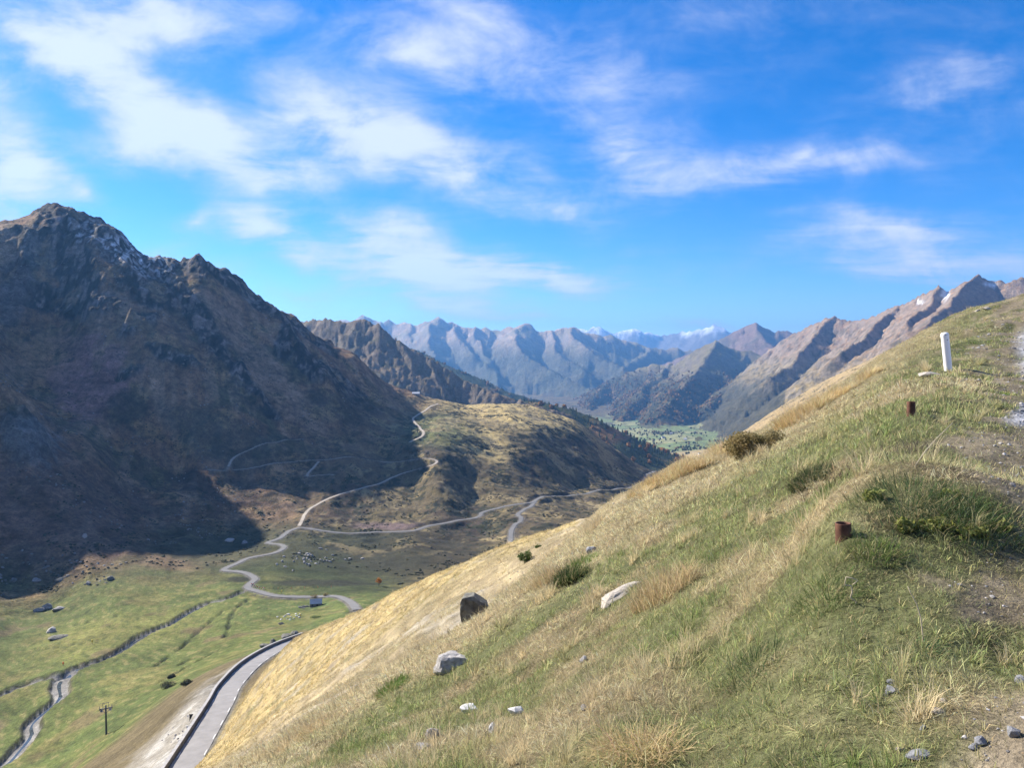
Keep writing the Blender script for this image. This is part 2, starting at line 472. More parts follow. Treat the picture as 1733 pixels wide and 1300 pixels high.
def ground(x, y, parts=False):
    """height of everything at world x, y (before roads and stream are cut in)"""
    x = np.asarray(x, np.float64)
    y = np.asarray(y, np.float64)
    r = np.hypot(x, y)
    z = tps(x, y)
    # near slope: tussocks and small terraces
    nearm = 1 - sst(90, 180, r)
    sc = np.clip(r, 2, 40)
    nk = r < 185
    xn, yn, sn = x[nk], y[nk], sc[nk]
    dzn = 0.05 * noise(xn / 0.55, yn / 0.55, 1) * sst(0, 5, sn) + 0.0065 * sn * fbm(xn / 2.1, yn / 2.1, 3, 2) + 0.012 * sn * noise(xn / 7, yn / 7, 3) + 0.0045 * sn * (ridged(xn / 3.3, yn / 3.3, 2, 4) - 0.5)
    z = z.copy()
    z[nk] += nearm[nk] * dzn
    for (mx, my, mr, mh) in MOUNDS:
        z[nk] += mh * np.exp(-((xn - mx) ** 2 + (yn - my) ** 2) / mr ** 2)
    # rolling valley ground
    vm = sst(150, 420, r) * (1 - sst(2600, 4000, r))
    hills = fbm(x / 130, y / 130, 4, 21)
    mid_ = sst(620, 900, r)
    z = z + vm * (5.0 * hills + 1.3 * fbm(x / 22, y / 22, 3, 23)) * (0.25 + 0.75 * sst(520, 800, r))
    vk = (r > 200) & (r < 2600)
    xv, yv = x[vk], y[vk]
    z = z.copy()
    z[vk] += vm[vk] * (0.28 * fbm(xv / 6.5, yv / 6.5, 2, 24) + mid_[vk] * (2.0 * fbm(xv / 17, yv / 17, 3, 25) + 5.0 * (ridged(xv / 75, yv / 75, 3, 26) - 0.5)))
    # crags of the left mountain
    zr = z - CAM[2]
    s = x * LEFT_DIR[0] + y * LEFT_DIR[1]
    t = -x * LEFT_DIR[1] + y * LEFT_DIR[0]
    leftm = (1 - sst(-330, -120, x - 0.10 * (y - 1300))) * sst(430, 620, r) * (1 - sst(2100, 2600, r))
    w1 = 40 * noise(x / 150, y / 150, 33)
    rib = ridged((s + w1) / 105, t / 420 + 3, 4, 31) - 0.5
    crag = ridged(x / 62 + 0.3 * noise(x / 80, y / 80, 36), y / 62, 5, 35, 0.55) - 0.5
    rockiness = np.zeros(x.shape)
    lk = leftm > 0.01
    rockiness[lk] = crag_field(x[lk], y[lk], z[lk])
    z[lk] += leftm[lk] * rib_height(x[lk], y[lk])
    gul = ridged((s + 1.4 * w1) / 46, t / 300 + 7, 3, 44) - 0.5
    big = ridged((s + 2 * w1) / 260, t / 900 + 1, 2, 45) - 0.5
    z = z + leftm * ((6 + 14 * rockiness) * rib + (0.8 + 18 * rockiness) * crag + (4.0 + 6 * rockiness) * gul + 14 * big * sst(-120, 40, zr) * (1 - sst(60, 170, zr)))
    z0 = z
    if not parts:
        far = r > 1500
        if np.any(far):
            xf, yf = x[far], y[far]
            zf = z[far]
            for nm in RN:
                h, _ = range_height(xf, yf, nm)
                zf = np.maximum(zf, h)
            z = z.copy()
            z[far] = zf
        return z
    reg = np.zeros(x.shape, np.int32)
    crest = np.full(x.shape, 1e9)
    far = r > 1500
    xf, yf = x[far], y[far]
    zf, rf, cf = z[far], reg[far], crest[far]
    for i, nm in enumerate(RN):
        h, bd = range_height(xf, yf, nm)
        m = h > zf
        zf = np.where(m, h, zf)
        rf = np.where(m, 10 + i, rf)
        cf = np.where(m, bd, cf)
    z = z.copy()
    z[far], reg[far], crest[far] = zf, rf, cf
    return z, reg, crest, rockiness * leftm, leftm


# ------------------------------------------------------------------ survey grid (polar about the viewpoint)
th_mid = np.radians(np.linspace(-37.5, 37.5, 770))
th_l = np.radians(np.linspace(-80, -38, 70, endpoint=False))
th_r = np.radians(np.linspace(38, 80, 43)[1:])
th_b = np.radians(np.linspace(80, 280, 41)[1:-1])
TH = np.concatenate([th_l, th_mid, th_r, th_b])
RR = np.concatenate([np.geomspace(0.6, 160, 210, endpoint=False), np.linspace(160, 450, 120, endpoint=False),
                     np.linspace(450, 1800, 365, endpoint=False), np.geomspace(1800, 6000, 215, endpoint=False), np.geomspace(6000, 26000, 120)])
NT, NR = len(TH), len(RR)
GR, GT = np.meshgrid(RR, TH, indexing='ij')
GX, GY = GR * np.sin(GT), GR * np.cos(GT)
GZ, REG, CREST, ROCK, LEFTM = ground(GX, GY, True)


def hit(px, py, dmin=1.0, dmax=26000.0, hf=None):
    """where the line of sight through a photo point meets the ground"""
    d = ray(px, py)
    D = np.geomspace(dmin, dmax, 900)
    for _ in range(2):
        p = CAM[None] + d[None] * D[:, None]
        g = (hf or ground)(p[:, 0], p[:, 1])
        below = np.nonzero(p[:, 2] < g)[0]
        if len(below) == 0:
            return None
        k = below[0]
        if k == 0:
            return p[0]
        D = np.linspace(D[k - 1], D[k], 40)
    q = CAM + d * D[below[0]] if len(below) else None
    return q


def grid_z(x, y):
    """final height, bilinear from the survey grid"""
    r = np.hypot(x, y)
    th = np.arctan2(x, y)
    th = np.where(th < TH[0], th + 2 * math.pi, th)
    i = np.clip(np.searchsorted(RR, r) - 1, 0, NR - 2)
    j = np.clip(np.searchsorted(TH, th) - 1, 0, NT - 2)
    a = np.clip((r - RR[i]) / (RR[i + 1] - RR[i]), 0, 1)
    b = np.clip((th - TH[j]) / (TH[j + 1] - TH[j]), 0, 1)
    return (GZ[i, j] * (1 - a) * (1 - b) + GZ[i + 1, j] * a * (1 - b) + GZ[i, j + 1] * (1 - a) * b + GZ[i + 1, j + 1] * a * b)


# ------------------------------------------------------------------ roads, tracks and stream: traced, then cut into the ground
def chain(p, step):
    """evenly spaced points along a polyline (Catmull-Rom smoothed)"""
    p = np.asarray(p, float)
    q = np.vstack([2 * p[0] - p[1], p, 2 * p[-1] - p[-2]])
    out = []
    for i in range(1, len(q) - 2):
        a, b, c, d = q[i - 1], q[i], q[i + 1], q[i + 2]
        n = max(2, int(np.linalg.norm(c - b) / step * 2))
        t = np.linspace(0, 1, n, endpoint=False)[:, None]
        out.append(0.5 * ((2 * b) + (c - a) * t + (2 * a - 5 * b + 4 * c - d) * t ** 2 + (3 * b - a - 3 * c + d) * t ** 3))
    out = np.vstack(out + [p[-1:]])
    L = np.concatenate([[0], np.cumsum(np.linalg.norm(np.diff(out[:, :2], axis=0), axis=1))])
    k = np.arange(0, L[-1], step)
    return np.stack([np.interp(k, L, out[:, i]) for i in range(out.shape[1])], 1)


def smooth(v, n):
    if n < 2 or len(v) < 3:
        return v
    n = min(n, len(v) // 2 * 2 - 1)
    k = np.ones(n) / n
    return np.convolve(np.pad(v, n // 2, mode='edge'), k, 'valid')[:len(v)]


def trace(s, dmin, dmax, step, win):
    pts, ws = [], []
    for q in parse(s):
        h = hit(q[0], q[1], dmin, dmax, hf=grid_z)
        if h is not None:
            pts.append(np.append(h, q[2] if len(q) > 2 else 1.0))
    pts = np.array(pts)
    c = chain(pts, step)
    for i in range(2):
        c[:, i] = smooth(c[:, i], max(1, win // 3))
    c[:, 2] = smooth(grid_z(c[:, 0], c[:, 1]), win)
    return c


def near_path(c, reach):
    """vertices within reach of a path: mask, distance, height and width of the nearest path point"""
    lo, hi = c[:, :2].min(0) - reach, c[:, :2].max(0) + reach
    m = (GX > lo[0]) & (GX < hi[0]) & (GY > lo[1]) & (GY < hi[1])
    ii = np.nonzero(m.ravel())[0]
    x, y = GX.ravel()[ii], GY.ravel()[ii]
    bd = np.full(len(ii), 1e9)
    bk = np.zeros(len(ii), int)
    for a in range(0, len(c), 60):
        seg = c[a:a + 60]
        l2, h2 = seg[:, :2].min(0) - reach, seg[:, :2].max(0) + reach
        mm = np.nonzero((x > l2[0]) & (x < h2[0]) & (y > l2[1]) & (y < h2[1]))[0]
        if len(mm) == 0:
            continue
        d = np.hypot(x[mm, None] - seg[None, :, 0], y[mm, None] - seg[None, :, 1])
        k = d.argmin(1)
        dm = d[np.arange(len(mm)), k]
        w = dm < bd[mm]
        bd[mm[w]] = dm[w]
        bk[mm[w]] = a + k[w]
    keep = bd < reach
    return ii[keep], bd[keep], bk[keep]


ROADM = np.zeros(GX.size)
TRACKM = np.zeros(GX.size)
BANKM = np.zeros(GX.size)
STREAMM = np.zeros(GX.size)
GULLYM = np.zeros(GX.size)


def cut(c, half, shoulder, mask, bank=0.0):
    ii, d, k = near_path(c, half + shoulder)
    z = GZ.ravel()
    w = 1 - sst(half, half + shoulder, d)
    old = z[ii]
    z[ii] = old * (1 - w) + c[k, 2] * w
    mask[ii] = np.maximum(mask[ii], 1 - sst(half * 0.9, half * 1.15, d))
    if bank:
        up = (old > c[k, 2] + 0.6) & (d > half)
        BANKM[ii] = np.maximum(BANKM[ii], np.where(up, bank * (1 - sst(half + shoulder * 0.6, half + shoulder, d)), 0))


_ne = np.array([P(*q) for q in parse('312 1300 138;353 1231 161;377 1190 178;393 1161 195;429 1124 218;474 1097 250')])
_ne = np.vstack([2 * _ne[:1] - _ne[1:2], _ne, 2 * _ne[-1:] - _ne[-2:-1] + np.array([[4, 0, 0]])])
PASS_ROAD = chain(_ne, 1.0)
VALLEY_ROAD = trace('604 1032;587 1017;569 1011;540 1012;506 1011.6;465 1009;436 1001.5;419 996;424 988;432 981;419 972;402 968;378 965.5;402 954;422 945;465 936.6;481 927;471 922;452 920;474 911;491 899;509 894;537 898;587 903.5;638 902;696 898;725 890;770 882;811 876;816 868;850 859;884 853;902 850;914 843;960 840;1000 833;1040 829;1081 821;1092 808;1110 798', 330, 2600, 2.0, 15)
LOOP_ROAD = trace('905 849;899 857;877 870;882 879;867 896;864 915;864 922', 500, 1500, 2.0, 11)
HAIRPIN_TRACK = trace('506 892;512 880;523 862;566 841;610 827;667 807;696 797;728 789;739 784;735 778;696 779;638 781;552 778.5;494 783;451 786.6;408 795;379 796.7;350 794', 500, 1600, 2.0, 15)
HIGH_TRACK = trace('386 792;396 775;425 761;465 750;512 742', 600, 1600, 2.0, 11)
HILL_TRACK = trace('693 750;716 736;711 726;699 711;711 700;725 690;742 683', 600, 1900, 2.5, 9)
SPUR_TRACK = trace('540 781;520 807;552 804;567 805', 600, 1500, 2.0, 7)
STREAM = trace('410 1001 2;384 1013 2.4;355 1019 2.6;326 1032 2.6;312 1040 2.6;288 1055 2.2;260 1066 2.2;231 1081 2.4;202 1101 2.4;173 1115 3;138 1127 3.6;115 1138 4.5;101 1156 4.2;104 1176 3.4;95 1185 2.6;66 1208 2.6;52 1225 3;55 1239 3.4;32 1265 3.2;17 1283 3.0;0 1294 3;-40 1312 3', 210, 620, 1.0, 25)
STREAM_B = trace('112 1139 2.6;85 1145 2.2;58 1153 2.2;29 1162 2.2;0 1176 2;-40 1184 2', 210, 620, 1.0, 25)
GULLIES = [trace(q, 230, 620, 1.0, 21) for q in ('375 1037;346 1060;320 1084;288 1110;262 1128', '421 1014;405 1026;392 1040;386 1063;380 1080', '326 1115;312 1121;300 1128', '199 1042;160 1052;115 1060', '372 1100;340 1116;300 1138;262 1160', '60 1100;110 1094;170 1085')]
cut(PASS_ROAD, 3.3, 5.0, ROADM)
for _c in (VALLEY_ROAD, LOOP_ROAD):
    cut(_c, 3.6, 7.0, ROADM, 0.9)
for _c in (HAIRPIN_TRACK, HIGH_TRACK, HILL_TRACK, SPUR_TRACK):
    cut(_c, 2.4, 4.5, TRACKM, 0.6)
for _c in (STREAM, STREAM_B):
    ii, d, k = near_path(_c, 8.0)
    hw = _c[k, 3] * (0.8 + 0.35 * noise(k / 9.0, k * 0 + 3.1, 77))
    z = GZ.ravel()
    z[ii] -= 2.0 * (1 - sst(hw, hw + 1.4, d))
    STREAMM[ii] = np.maximum(STREAMM[ii], 1 - sst(hw * 0.9, hw * 1.25, d))
    BANKM[ii] = np.maximum(BANKM[ii], 0.8 * sst(hw * 0.8, hw * 1.2, d) * (1 - sst(hw + 1.0, hw + 2.4, d)))
for _c in GULLIES:
    ii, d, k = near_path(_c, 6.5)
    d = np.abs(d + 1.5 * noise(GX.ravel()[ii] / 7, GY.ravel()[ii] / 7, 95)) + 0.5 * (1 + noise(GX.ravel()[ii] / 13, GY.ravel()[ii] / 13, 96))
    z = GZ.ravel()
    z[ii] -= 1.5 * (1 - sst(0.4, 2.2, d))
    GULLYM[ii] = np.maximum(GULLYM[ii], 1 - sst(0.4, 1.8, d))
ROADM, TRACKM, BANKM, STREAMM, GULLYM = (q.reshape(GX.shape) for q in (ROADM, TRACKM, BANKM, STREAMM, GULLYM))


# ------------------------------------------------------------------ colours of the ground
def lerp(a, b, m):
    return a + (np.asarray(b) - a) * m[..., None]


# photo-like bearings used to say where on the land a tint lies
BPX = np.tan(np.clip(GT, -1.3, 1.3)) * FPX + PW / 2
BPY = 600 - (GZ - CAM[2]) / np.maximum(GY, 0.2) * FPX
SL_r = np.gradient(GZ, axis=0) / np.gradient(GR, axis=0)
SL_t = np.gradient(GZ, axis=1) / (np.gradient(GT, axis=1) * GR)
SLOPE = np.hypot(SL_r, SL_t)

CL = np.zeros(GX.shape + (3,))
CL[:] = (0.17, 0.135, 0.065)


def tint(c, m):
    global CL
    CL = lerp(CL, c, np.clip(m, 0, 1))


nf = fbm(GX / 45, GY / 45, 4, 61)
ng = fbm(GX / 160, GY / 160, 4, 62)
nh = fbm(GX / 9, GY / 9, 3, 63)
hz = GZ - CAM[2]
far1 = sst(140, 200, GR)
# valley sides: moor grass, heather, juniper
tint((0.115, 0.09, 0.05), far1)
tint((0.165, 0.13, 0.06), far1 * sst(-0.1, 0.3, nf))
tint((0.075, 0.055, 0.04), far1 * sst(0.0, 0.3, ng + 0.5 * nf))
tint((0.035, 0.04, 0.025), far1 * sst(550, 700, GR) * sst(0.10, 0.28, nf * 0.7 + ng * 0.4 + 0.35 * nh))


def blob(px, py, rx, ry, ang=0.0, soft=0.5):
    """soft patch of ground lying at a bearing from the viewpoint, ragged at its edge"""
    a = math.radians(ang)
    u, v = BPX - px, BPY - py
    uu, vv = u * math.cos(a) + v * math.sin(a), -u * math.sin(a) + v * math.cos(a)
    d = np.hypot(uu / rx, vv / ry)
    return 1 - sst(1 - soft, 1 + soft, d + 0.55 * nf + 0.25 * nh)


up = LEFTM
# left mountain: brown grass and heather below, grey crags above, scree chutes
tint((0.26, 0.15, 0.085), up * 0.95)
tint((0.36, 0.22, 0.11), up * sst(0.05, 0.3, nf + 0.4 * ng))
tint((0.10, 0.095, 0.045), up * sst(0.1, 0.26, ng - 0.3 * nf) * 0.85)
n5 = fbm(GX / 14, GY / 30, 4, 64, 0.65)
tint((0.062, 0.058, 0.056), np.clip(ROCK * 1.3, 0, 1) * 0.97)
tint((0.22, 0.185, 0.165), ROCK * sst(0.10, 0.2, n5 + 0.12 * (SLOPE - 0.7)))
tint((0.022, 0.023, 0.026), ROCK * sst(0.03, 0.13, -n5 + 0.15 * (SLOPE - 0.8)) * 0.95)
tint((0.30, 0.20, 0.125), ROCK * sst(0.2, 0.34, nf - 0.4 * n5) * 0.6)
tint((0.045, 0.042, 0.028), up * (1 - ROCK) * sst(0.2, 0.27, n5 * 0.7 + nf * 0.4) * 0.8)
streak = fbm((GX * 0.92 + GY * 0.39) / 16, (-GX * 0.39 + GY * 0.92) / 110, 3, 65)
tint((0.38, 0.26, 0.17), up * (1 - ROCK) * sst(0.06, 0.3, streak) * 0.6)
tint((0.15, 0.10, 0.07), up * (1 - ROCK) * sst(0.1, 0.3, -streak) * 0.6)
tint((0.33, 0.19, 0.175), up * (1 - ROCK) * blob(155, 640, 70, 70, 0, 0.25) * 0.8)
tint((0.34, 0.23, 0.155), up * (1 - ROCK) * blob(450, 630, 150, 26, 50, 0.3) * 0.8)
tint((0.34, 0.21, 0.12), up * (1 - ROCK) * blob(60, 600, 60, 40) * 0.6)
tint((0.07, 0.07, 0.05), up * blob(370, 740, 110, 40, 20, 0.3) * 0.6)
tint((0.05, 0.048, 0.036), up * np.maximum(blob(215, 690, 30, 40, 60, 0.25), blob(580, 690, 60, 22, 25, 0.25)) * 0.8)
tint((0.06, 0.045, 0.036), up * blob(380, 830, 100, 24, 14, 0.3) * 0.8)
tint((0.36, 0.28, 0.20), up * blob(5, 420, 30, 30))
tint((0.20, 0.17, 0.16), up * blob(20, 500, 30, 60, 25) * 0.8)
tint((0.15, 0.095, 0.075), up * blob(120, 880, 200, 110, 25) * 0.7)
tint((0.20, 0.20, 0.20), up * blob(45, 745, 45, 32, 40, 0.3) * 0.7)
tint((0.17, 0.17, 0.175), up * blob(55, 750, 55, 40, 30) * sst(-0.1, 0.2, nh) * 0.9)
# valley bottom: pasture
low = sst(205, 240, GR) * (1 - sst(560, 680, GR + 60 * nf)) * (1 - sst(-112, -96, hz + 6 * nf)) * (1 - sst(620, 700, BPX))
tint((0.10, 0.12, 0.035), low)
tint((0.165, 0.155, 0.052), low * sst(0.0, 0.35, nf + 0.3 * nh))
tint((0.085, 0.115, 0.035), low * sst(0.05, 0.4, ng) * 0.8)
tint((0.19, 0.19, 0.055), low * blob(190, 1080, 150, 30, -12) * 0.7)
nm_ = fbm(GX / 4.5 + 0.2 * GY, GY / 7, 3, 66)
tint((0.07, 0.085, 0.03), low * sst(0.12, 0.4, nm_) * 0.7)
tint((0.24, 0.20, 0.085), low * sst(0.1, 0.4, -nm_) * 0.6)
tint((0.15, 0.11, 0.06), low * sst(0.25, 0.45, fbm(GX / 26, GY / 34, 3, 67)) * 0.7)
tint((0.04, 0.052, 0.022), sst(450, 520, GR) * (1 - sst(800, 900, GR)) * blob(560, 955, 190, 55) * 0.9)  # deep green patch: shade over the valley centre put into the pasture colour
tint((0.04, 0.034, 0.024), blob(720, 945, 160, 48) * sst(450, 520, GR) * (1 - sst(900, 1000, GR)) * 0.7)  # shade right of the valley centre, painted into the ground colour
# brown bank and pale scree below the pass road
ROAD_BPX = np.interp(BPY, [1097, 1124, 1161, 1190, 1231, 1300], [474, 429, 393, 377, 353, 312])
emb = (BPX < ROAD_BPX) * sst(120, 140, GR) * (1 - sst(300, 330, GR)) * (1 - sst(500, 540, BPX)) * sst(-126, -110, hz + 9 * nf)
tint((0.125, 0.10, 0.055), emb)
tint((0.24, 0.22, 0.185), emb * sst(-94, -84, hz + 7 * nh + 4 * nf))
tint((0.36, 0.345, 0.31), emb * sst(-92, -84, hz + 8 * nf) * sst(0.0, 0.3, fbm(GX / 5, GY / 9, 3, 97)) * 0.8)
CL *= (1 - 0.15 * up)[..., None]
tint((0.07, 0.068, 0.035), sst(520, 560, GR) * (1 - sst(840, 900, GR)) * blob(400, 925, 170, 40) * (1 - low) * 0.85)  # strip between cast shadow and meadow darkened, shade painted into its colour
tint((0.035, 0.035, 0.022), sst(450, 480, GR) * (1 - sst(640, 700, GR)) * np.maximum(blob(530, 991, 85, 6, 0, 0.3), blob(400, 985, 25, 5, 0, 0.3)) * 0.9)
# golden spur and moor patches in the middle of the valley
gm = sst(1100, 1200, GR) * (1 - sst(2200, 2400, GR)) * (1 - up)
tint((0.47, 0.355, 0.15), gm * np.maximum(blob(870, 700, 130, 26, 8), blob(800, 745, 70, 30, 20)) * 0.95)
tint((0.27, 0.20, 0.10), sst(800, 900, GR) * (1 - sst(2000, 2200, GR)) * (1 - up * 0.6) * sst(0.16, 0.36, nf - 0.2 * ng + 0.2 * nh) * 0.75)
tint((0.09, 0.115, 0.045), gm * blob(740, 735, 60, 34, 10) * 0.8)
tint((0.03, 0.035, 0.02), sst(700, 800, GR) * (1 - sst(2000, 2200, GR)) * sst(0.18, 0.34, nf * 0.5 + nh * 0.55 + ng * 0.25) * (1 - up * 0.4))
tint((0.14, 0.10, 0.09), blob(650, 893, 55, 7) * sst(700, 760, GR) * (1 - sst(900, 960, GR)))
midm = sst(640, 820, GR) * (1 - sst(2100, 2400, GR)) * (1 - 0.85 * up)
n6 = fbm(GX / 11, GY / 16, 4, 68, 0.65)
n7 = fbm(GX / 75, GY / 75, 3, 69)
tint((0.032, 0.034, 0.02), midm * sst(0.10, 0.17, n6 * 0.6 + n7 * 0.55) * 0.9)
tint((0.045, 0.036, 0.028), midm * sst(0.16, 0.26, -n6 * 0.4 - n7 * 0.6) * 0.7)
tint((0.33, 0.26, 0.13), midm * sst(0.14, 0.24, n6 * 0.35 - n7 * 0.55 + 0.08 * gm) * 0.6)
# far valley: fields
fld = sst(2300, 2700, GR) * (1 - sst(5000, 5600, GR)) * (REG < 10)
tint((0.10, 0.095, 0.045), fld)
cell = _hash(np.floor(GX / 130 + 0.35 * noise(GX / 200, GY / 200, 71)).astype(np.int64), np.floor(GY / 210 + 0.4 * noise(GX / 260, GY / 200, 72)).astype(np.int64), 5).astype(float) / 4294967296.0
tint((0.17, 0.215, 0.085), fld * (cell > 0.2) * sst(-0.35, 0.05, nf))
tint((0.27, 0.265, 0.125), fld * (cell > 0.65) * sst(-0.35, 0.05, nf))
# ranges
for i, nm in enumerate(RN):
    m = (REG == 10 + i).astype(float)
    lam = RANGES[nm][4]
    mk = m > 0
    a1, a2 = np.zeros(GX.shape), np.zeros(GX.shape)
    a1[mk] = fbm(GX[mk] / (lam * 1.3), GY[mk] / (lam * 1.3), 4, 90 + i)
    a2[mk] = fbm(GX[mk] / (lam * 0.3), GY[mk] / (lam * 0.3), 3, 120 + i)
    rocky = sst(0.5, 0.85, SLOPE + 0.3 * a2)
    if nm == 'rocky_ridge':
        tint((0.17, 0.125, 0.08), m)
        tint((0.10, 0.09, 0.045), m * sst(0.0, 0.3, a1))
        tint((0.20, 0.165, 0.13), m * rocky * 0.8)
        tint((0.045, 0.05, 0.03), m * sst(0.1, 0.3, a2) * sst(120, 330, CREST) * 0.7)
    elif nm in ('forest_spur', 'wooded_ridge'):
        tint((0.04, 0.05, 0.025), m)
        tint((0.12, 0.09, 0.04), m * sst(0.15, 0.4, a1 + 0.4 * a2))
        tint((0.18, 0.10, 0.05), m * blob(1030, 735, 35, 14) * 0.8)
    elif nm == 'far_range':
        tint((0.40, 0.29, 0.185), m)
        tint((0.25, 0.21, 0.12), m * sst(-0.1, 0.3, a1))
        tint((0.24, 0.21, 0.19), m * rocky * 0.7)
        tint((0.07, 0.075, 0.045), m * (1 - sst(-80, 240, hz + 160 * a1)) * 0.85)
    elif nm == 'snow_range':
        tint((0.2, 0.17, 0.15), m)
    elif nm == 'lower_ridge':
        tint((0.20, 0.165, 0.085), m)
        tint((0.16, 0.13, 0.11), m * rocky * 0.7)
        wood = 1 - sst(-250, -110, hz + 110 * a1 + 45 * a2)
        tint((0.05, 0.05, 0.028), m * wood * 0.95)
        tint((0.17, 0.10, 0.035), m * wood * sst(0.05, 0.35, a2 + 0.5 * a1) * 0.85)
    elif nm == 'brown_peaks':
        tint((0.20, 0.135, 0.10), m)
        tint((0.12, 0.105, 0.07), m * sst(0.0, 0.3, a1) * 0.7)
    else:
        tint((0.30, 0.195, 0.115), m)
        tint((0.30, 0.225, 0.10), m * (1 - sst(-120, 60, hz + 90 * a1)))
        tint((0.235, 0.205, 0.18), m * rocky * 0.6)
        tint((0.085, 0.075, 0.045), m * sst(0.05, 0.3, a2 + 0.3 * a1) * (1 - sst(100, 260, hz)) * 0.75)
        tint((0.05, 0.05, 0.03), m * (1 - sst(-230, -90, hz + 90 * a1)) * (BPX < 1330) * 0.85)
# the tan spur across the valley
tan_ = sst(1300, 1500, GR) * (1 - sst(3000, 3300, GR)) * (BPX > 1120) * (REG < 10)
tint((0.33, 0.245, 0.125), tan_ * 0.9)
tint((0.19, 0.155, 0.09), tan_ * sst(0.0, 0.3, nf + 0.3 * ng) * 0.7)

# the near hillside
def cover(x, y, px, py, r):
    """how the near slope is clothed: green, straw, gold, bare earth, gravel (0..1 each)"""
    n1, n2, n3 = fbm(x / 0.9, y / 0.9, 3, 41), fbm(x / 3.4, y / 3.4, 3, 42), fbm(x / 14, y / 14, 3, 43)
    n4 = fbm(x / (0.02 * r + 0.3), y / (0.05 * r + 0.3), 2, 44)
    far_ = sst(19, 27, r + 3 * n2) * (px < 1060)
    gold = far_ * sst(46, 70, r + 14 * n3 + 12 * n2) * (1 - 0.8 * sst(0.05, 0.3, fbm(x / 5, y / 8, 3, 47)))
    bare = far_ * (1 - gold) * sst(-0.15, 0.25, n2 * 0.6 + n3 * 0.5 + 0.10)
    bare = np.maximum(bare, far_ * sst(0.22, 0.42, n2 + 0.5 * n4) * 0.85)
    straw = sst(0.0, 0.4, -0.8 * n2 + 0.6 * n1 + 0.25 * n3)
    straw = np.maximum(straw, (1 - sst(60, 150, px - np.interp(py, [500, 700, 870, 1000, 1150, 1300], [1560, 1330, 1040, 850, 620, 380]))) * (r < 60))
    green = sst(0.0, 0.3, 0.8 * n2 - 0.5 * n1 + 0.16 + 0.25 * sst(1050, 1450, px))
    dirt = sst(0, 140, (px - 1560) + (py - 1300) * 1.15 + 110 * n1) * (py > 1020) * sst(0, 60, py - 1020)
    dirt = np.maximum(dirt, 0.9 * sst(-0.1, 0.35, n1 + 0.8 * n2 + sst(1590, 1740, px) * 0.75 - 0.33) * (px > 1560) * (py < 1060))
    gravel = sst(0, 40, px - np.interp(py, [500, 560, 600, 640, 660, 690, 715, 740], [1790, 1712, 1700, 1722, 1760, 1700, 1690, 1790]) + 22 * n1) * (py < 760) * (r < 60)
    return green, straw, gold, bare, np.clip(dirt, 0, 1), gravel


hs = 1 - sst(150, 210, GR)
hs = hs * (1 - ROADM) * (1 - emb)
KN = int(np.searchsorted(RR, 215.0))
cvr = [np.zeros(GX.shape) for _ in range(6)]
for q, c_ in zip(cvr, cover(GX[:KN], GY[:KN], BPX[:KN], BPY[:KN], GR[:KN])):
    q[:KN] = c_
cg, cs, cgo, cb, cd, cv = cvr
tint((0.14, 0.115, 0.065), hs)
tint((0.095, 0.10, 0.045), hs * cg)
tint((0.19, 0.155, 0.09), hs * cs * 0.8)
tint((0.36, 0.28, 0.135), hs * cgo)
tint((0.31, 0.25, 0.155), hs * cb)
nb_ = np.pad(fbm(GX[:KN] / 1.1 + GY[:KN] / 2.4, GY[:KN] / 3.0, 4, 50, 0.65), ((0, NR - KN), (0, 0)))
tint((0.40, 0.33, 0.19), hs * cb * sst(0.02, 0.25, nb_) * 0.8)
tint((0.15, 0.12, 0.08), hs * np.maximum(cb, cgo) * sst(0.12, 0.3, -nb_) * 0.8)
tint((0.27, 0.255, 0.225), hs * cb * sst(0.1, 0.3, fbm(GX / 9, GY / 9, 2, 51) * (GR < 215)) * 0.6)
tint((0.20, 0.165, 0.115), hs * cd)
tint((0.38, 0.385, 0.40), hs * cv)
tint((0.17, 0.12, 0.06), hs * cgo * sst(0.12, 0.4, np.pad(fbm(GX[:KN] / 2.2, GY[:KN] / 4, 3, 46), ((0, NR - KN), (0, 0)))) * 0.4)
# what the roads, tracks and stream leave bare
tint((0.06, 0.05, 0.04), BANKM * 0.9)
tint((0.035, 0.04, 0.022), GULLYM * 0.9)
tint((0.15, 0.14, 0.12), ROADM)
tint((0.26, 0.21, 0.16), TRACKM * 0.7)
tint((0.19, 0.18, 0.165), STREAMM)
tint((0.30, 0.285, 0.26), STREAMM * sst(0.0, 0.3, nh + 0.3 * nf) * 0.8)


reg_names = {0: 'hillside', 1: 'valley', 2: 'left_mountain'}
for i, nm in enumerate(RN):
    reg_names[10 + i] = nm
REG[(REG == 0) & (GR > 200)] = 1
REG[(REG == 1) & (LEFTM > 0.5) & (GR > 560)] = 2

SNOWM = np.zeros(GX.shape)
for nm, lo_, hi_ in (('snow_range', 420, 640), ('far_range', 560, 800)):
    m = REG == 10 + RN.index(nm)
    lam = RANGES[nm][4]
    SNOWM[m] = sst(lo_, hi_, hz[m] + 420 * fbm(GX[m] / lam * 1.6, GY[m] / lam * 1.6, 5, 140, 0.65))
SNOWM = np.maximum(SNOWM, (REG == 10 + RN.index('right_mountain')) * np.maximum(blob(1597, 498, 7, 9, 0, 0.3), np.maximum(blob(1672, 483, 13, 3, 10, 0.3), blob(1555, 512, 7, 2))))
SNOWM = np.maximum(SNOWM, 0.75 * LEFTM * blob(235, 432, 70, 26, 28) * sst(0.0, 0.25, nh + 0.4 * nf))
SNOWM = np.maximum(SNOWM, 0.5 * LEFTM * blob(150, 395, 40, 22, 28) * sst(0.05, 0.3, nh))
CL = lerp(CL, (0.75, 0.77, 0.8), np.clip(SNOWM, 0, 1))


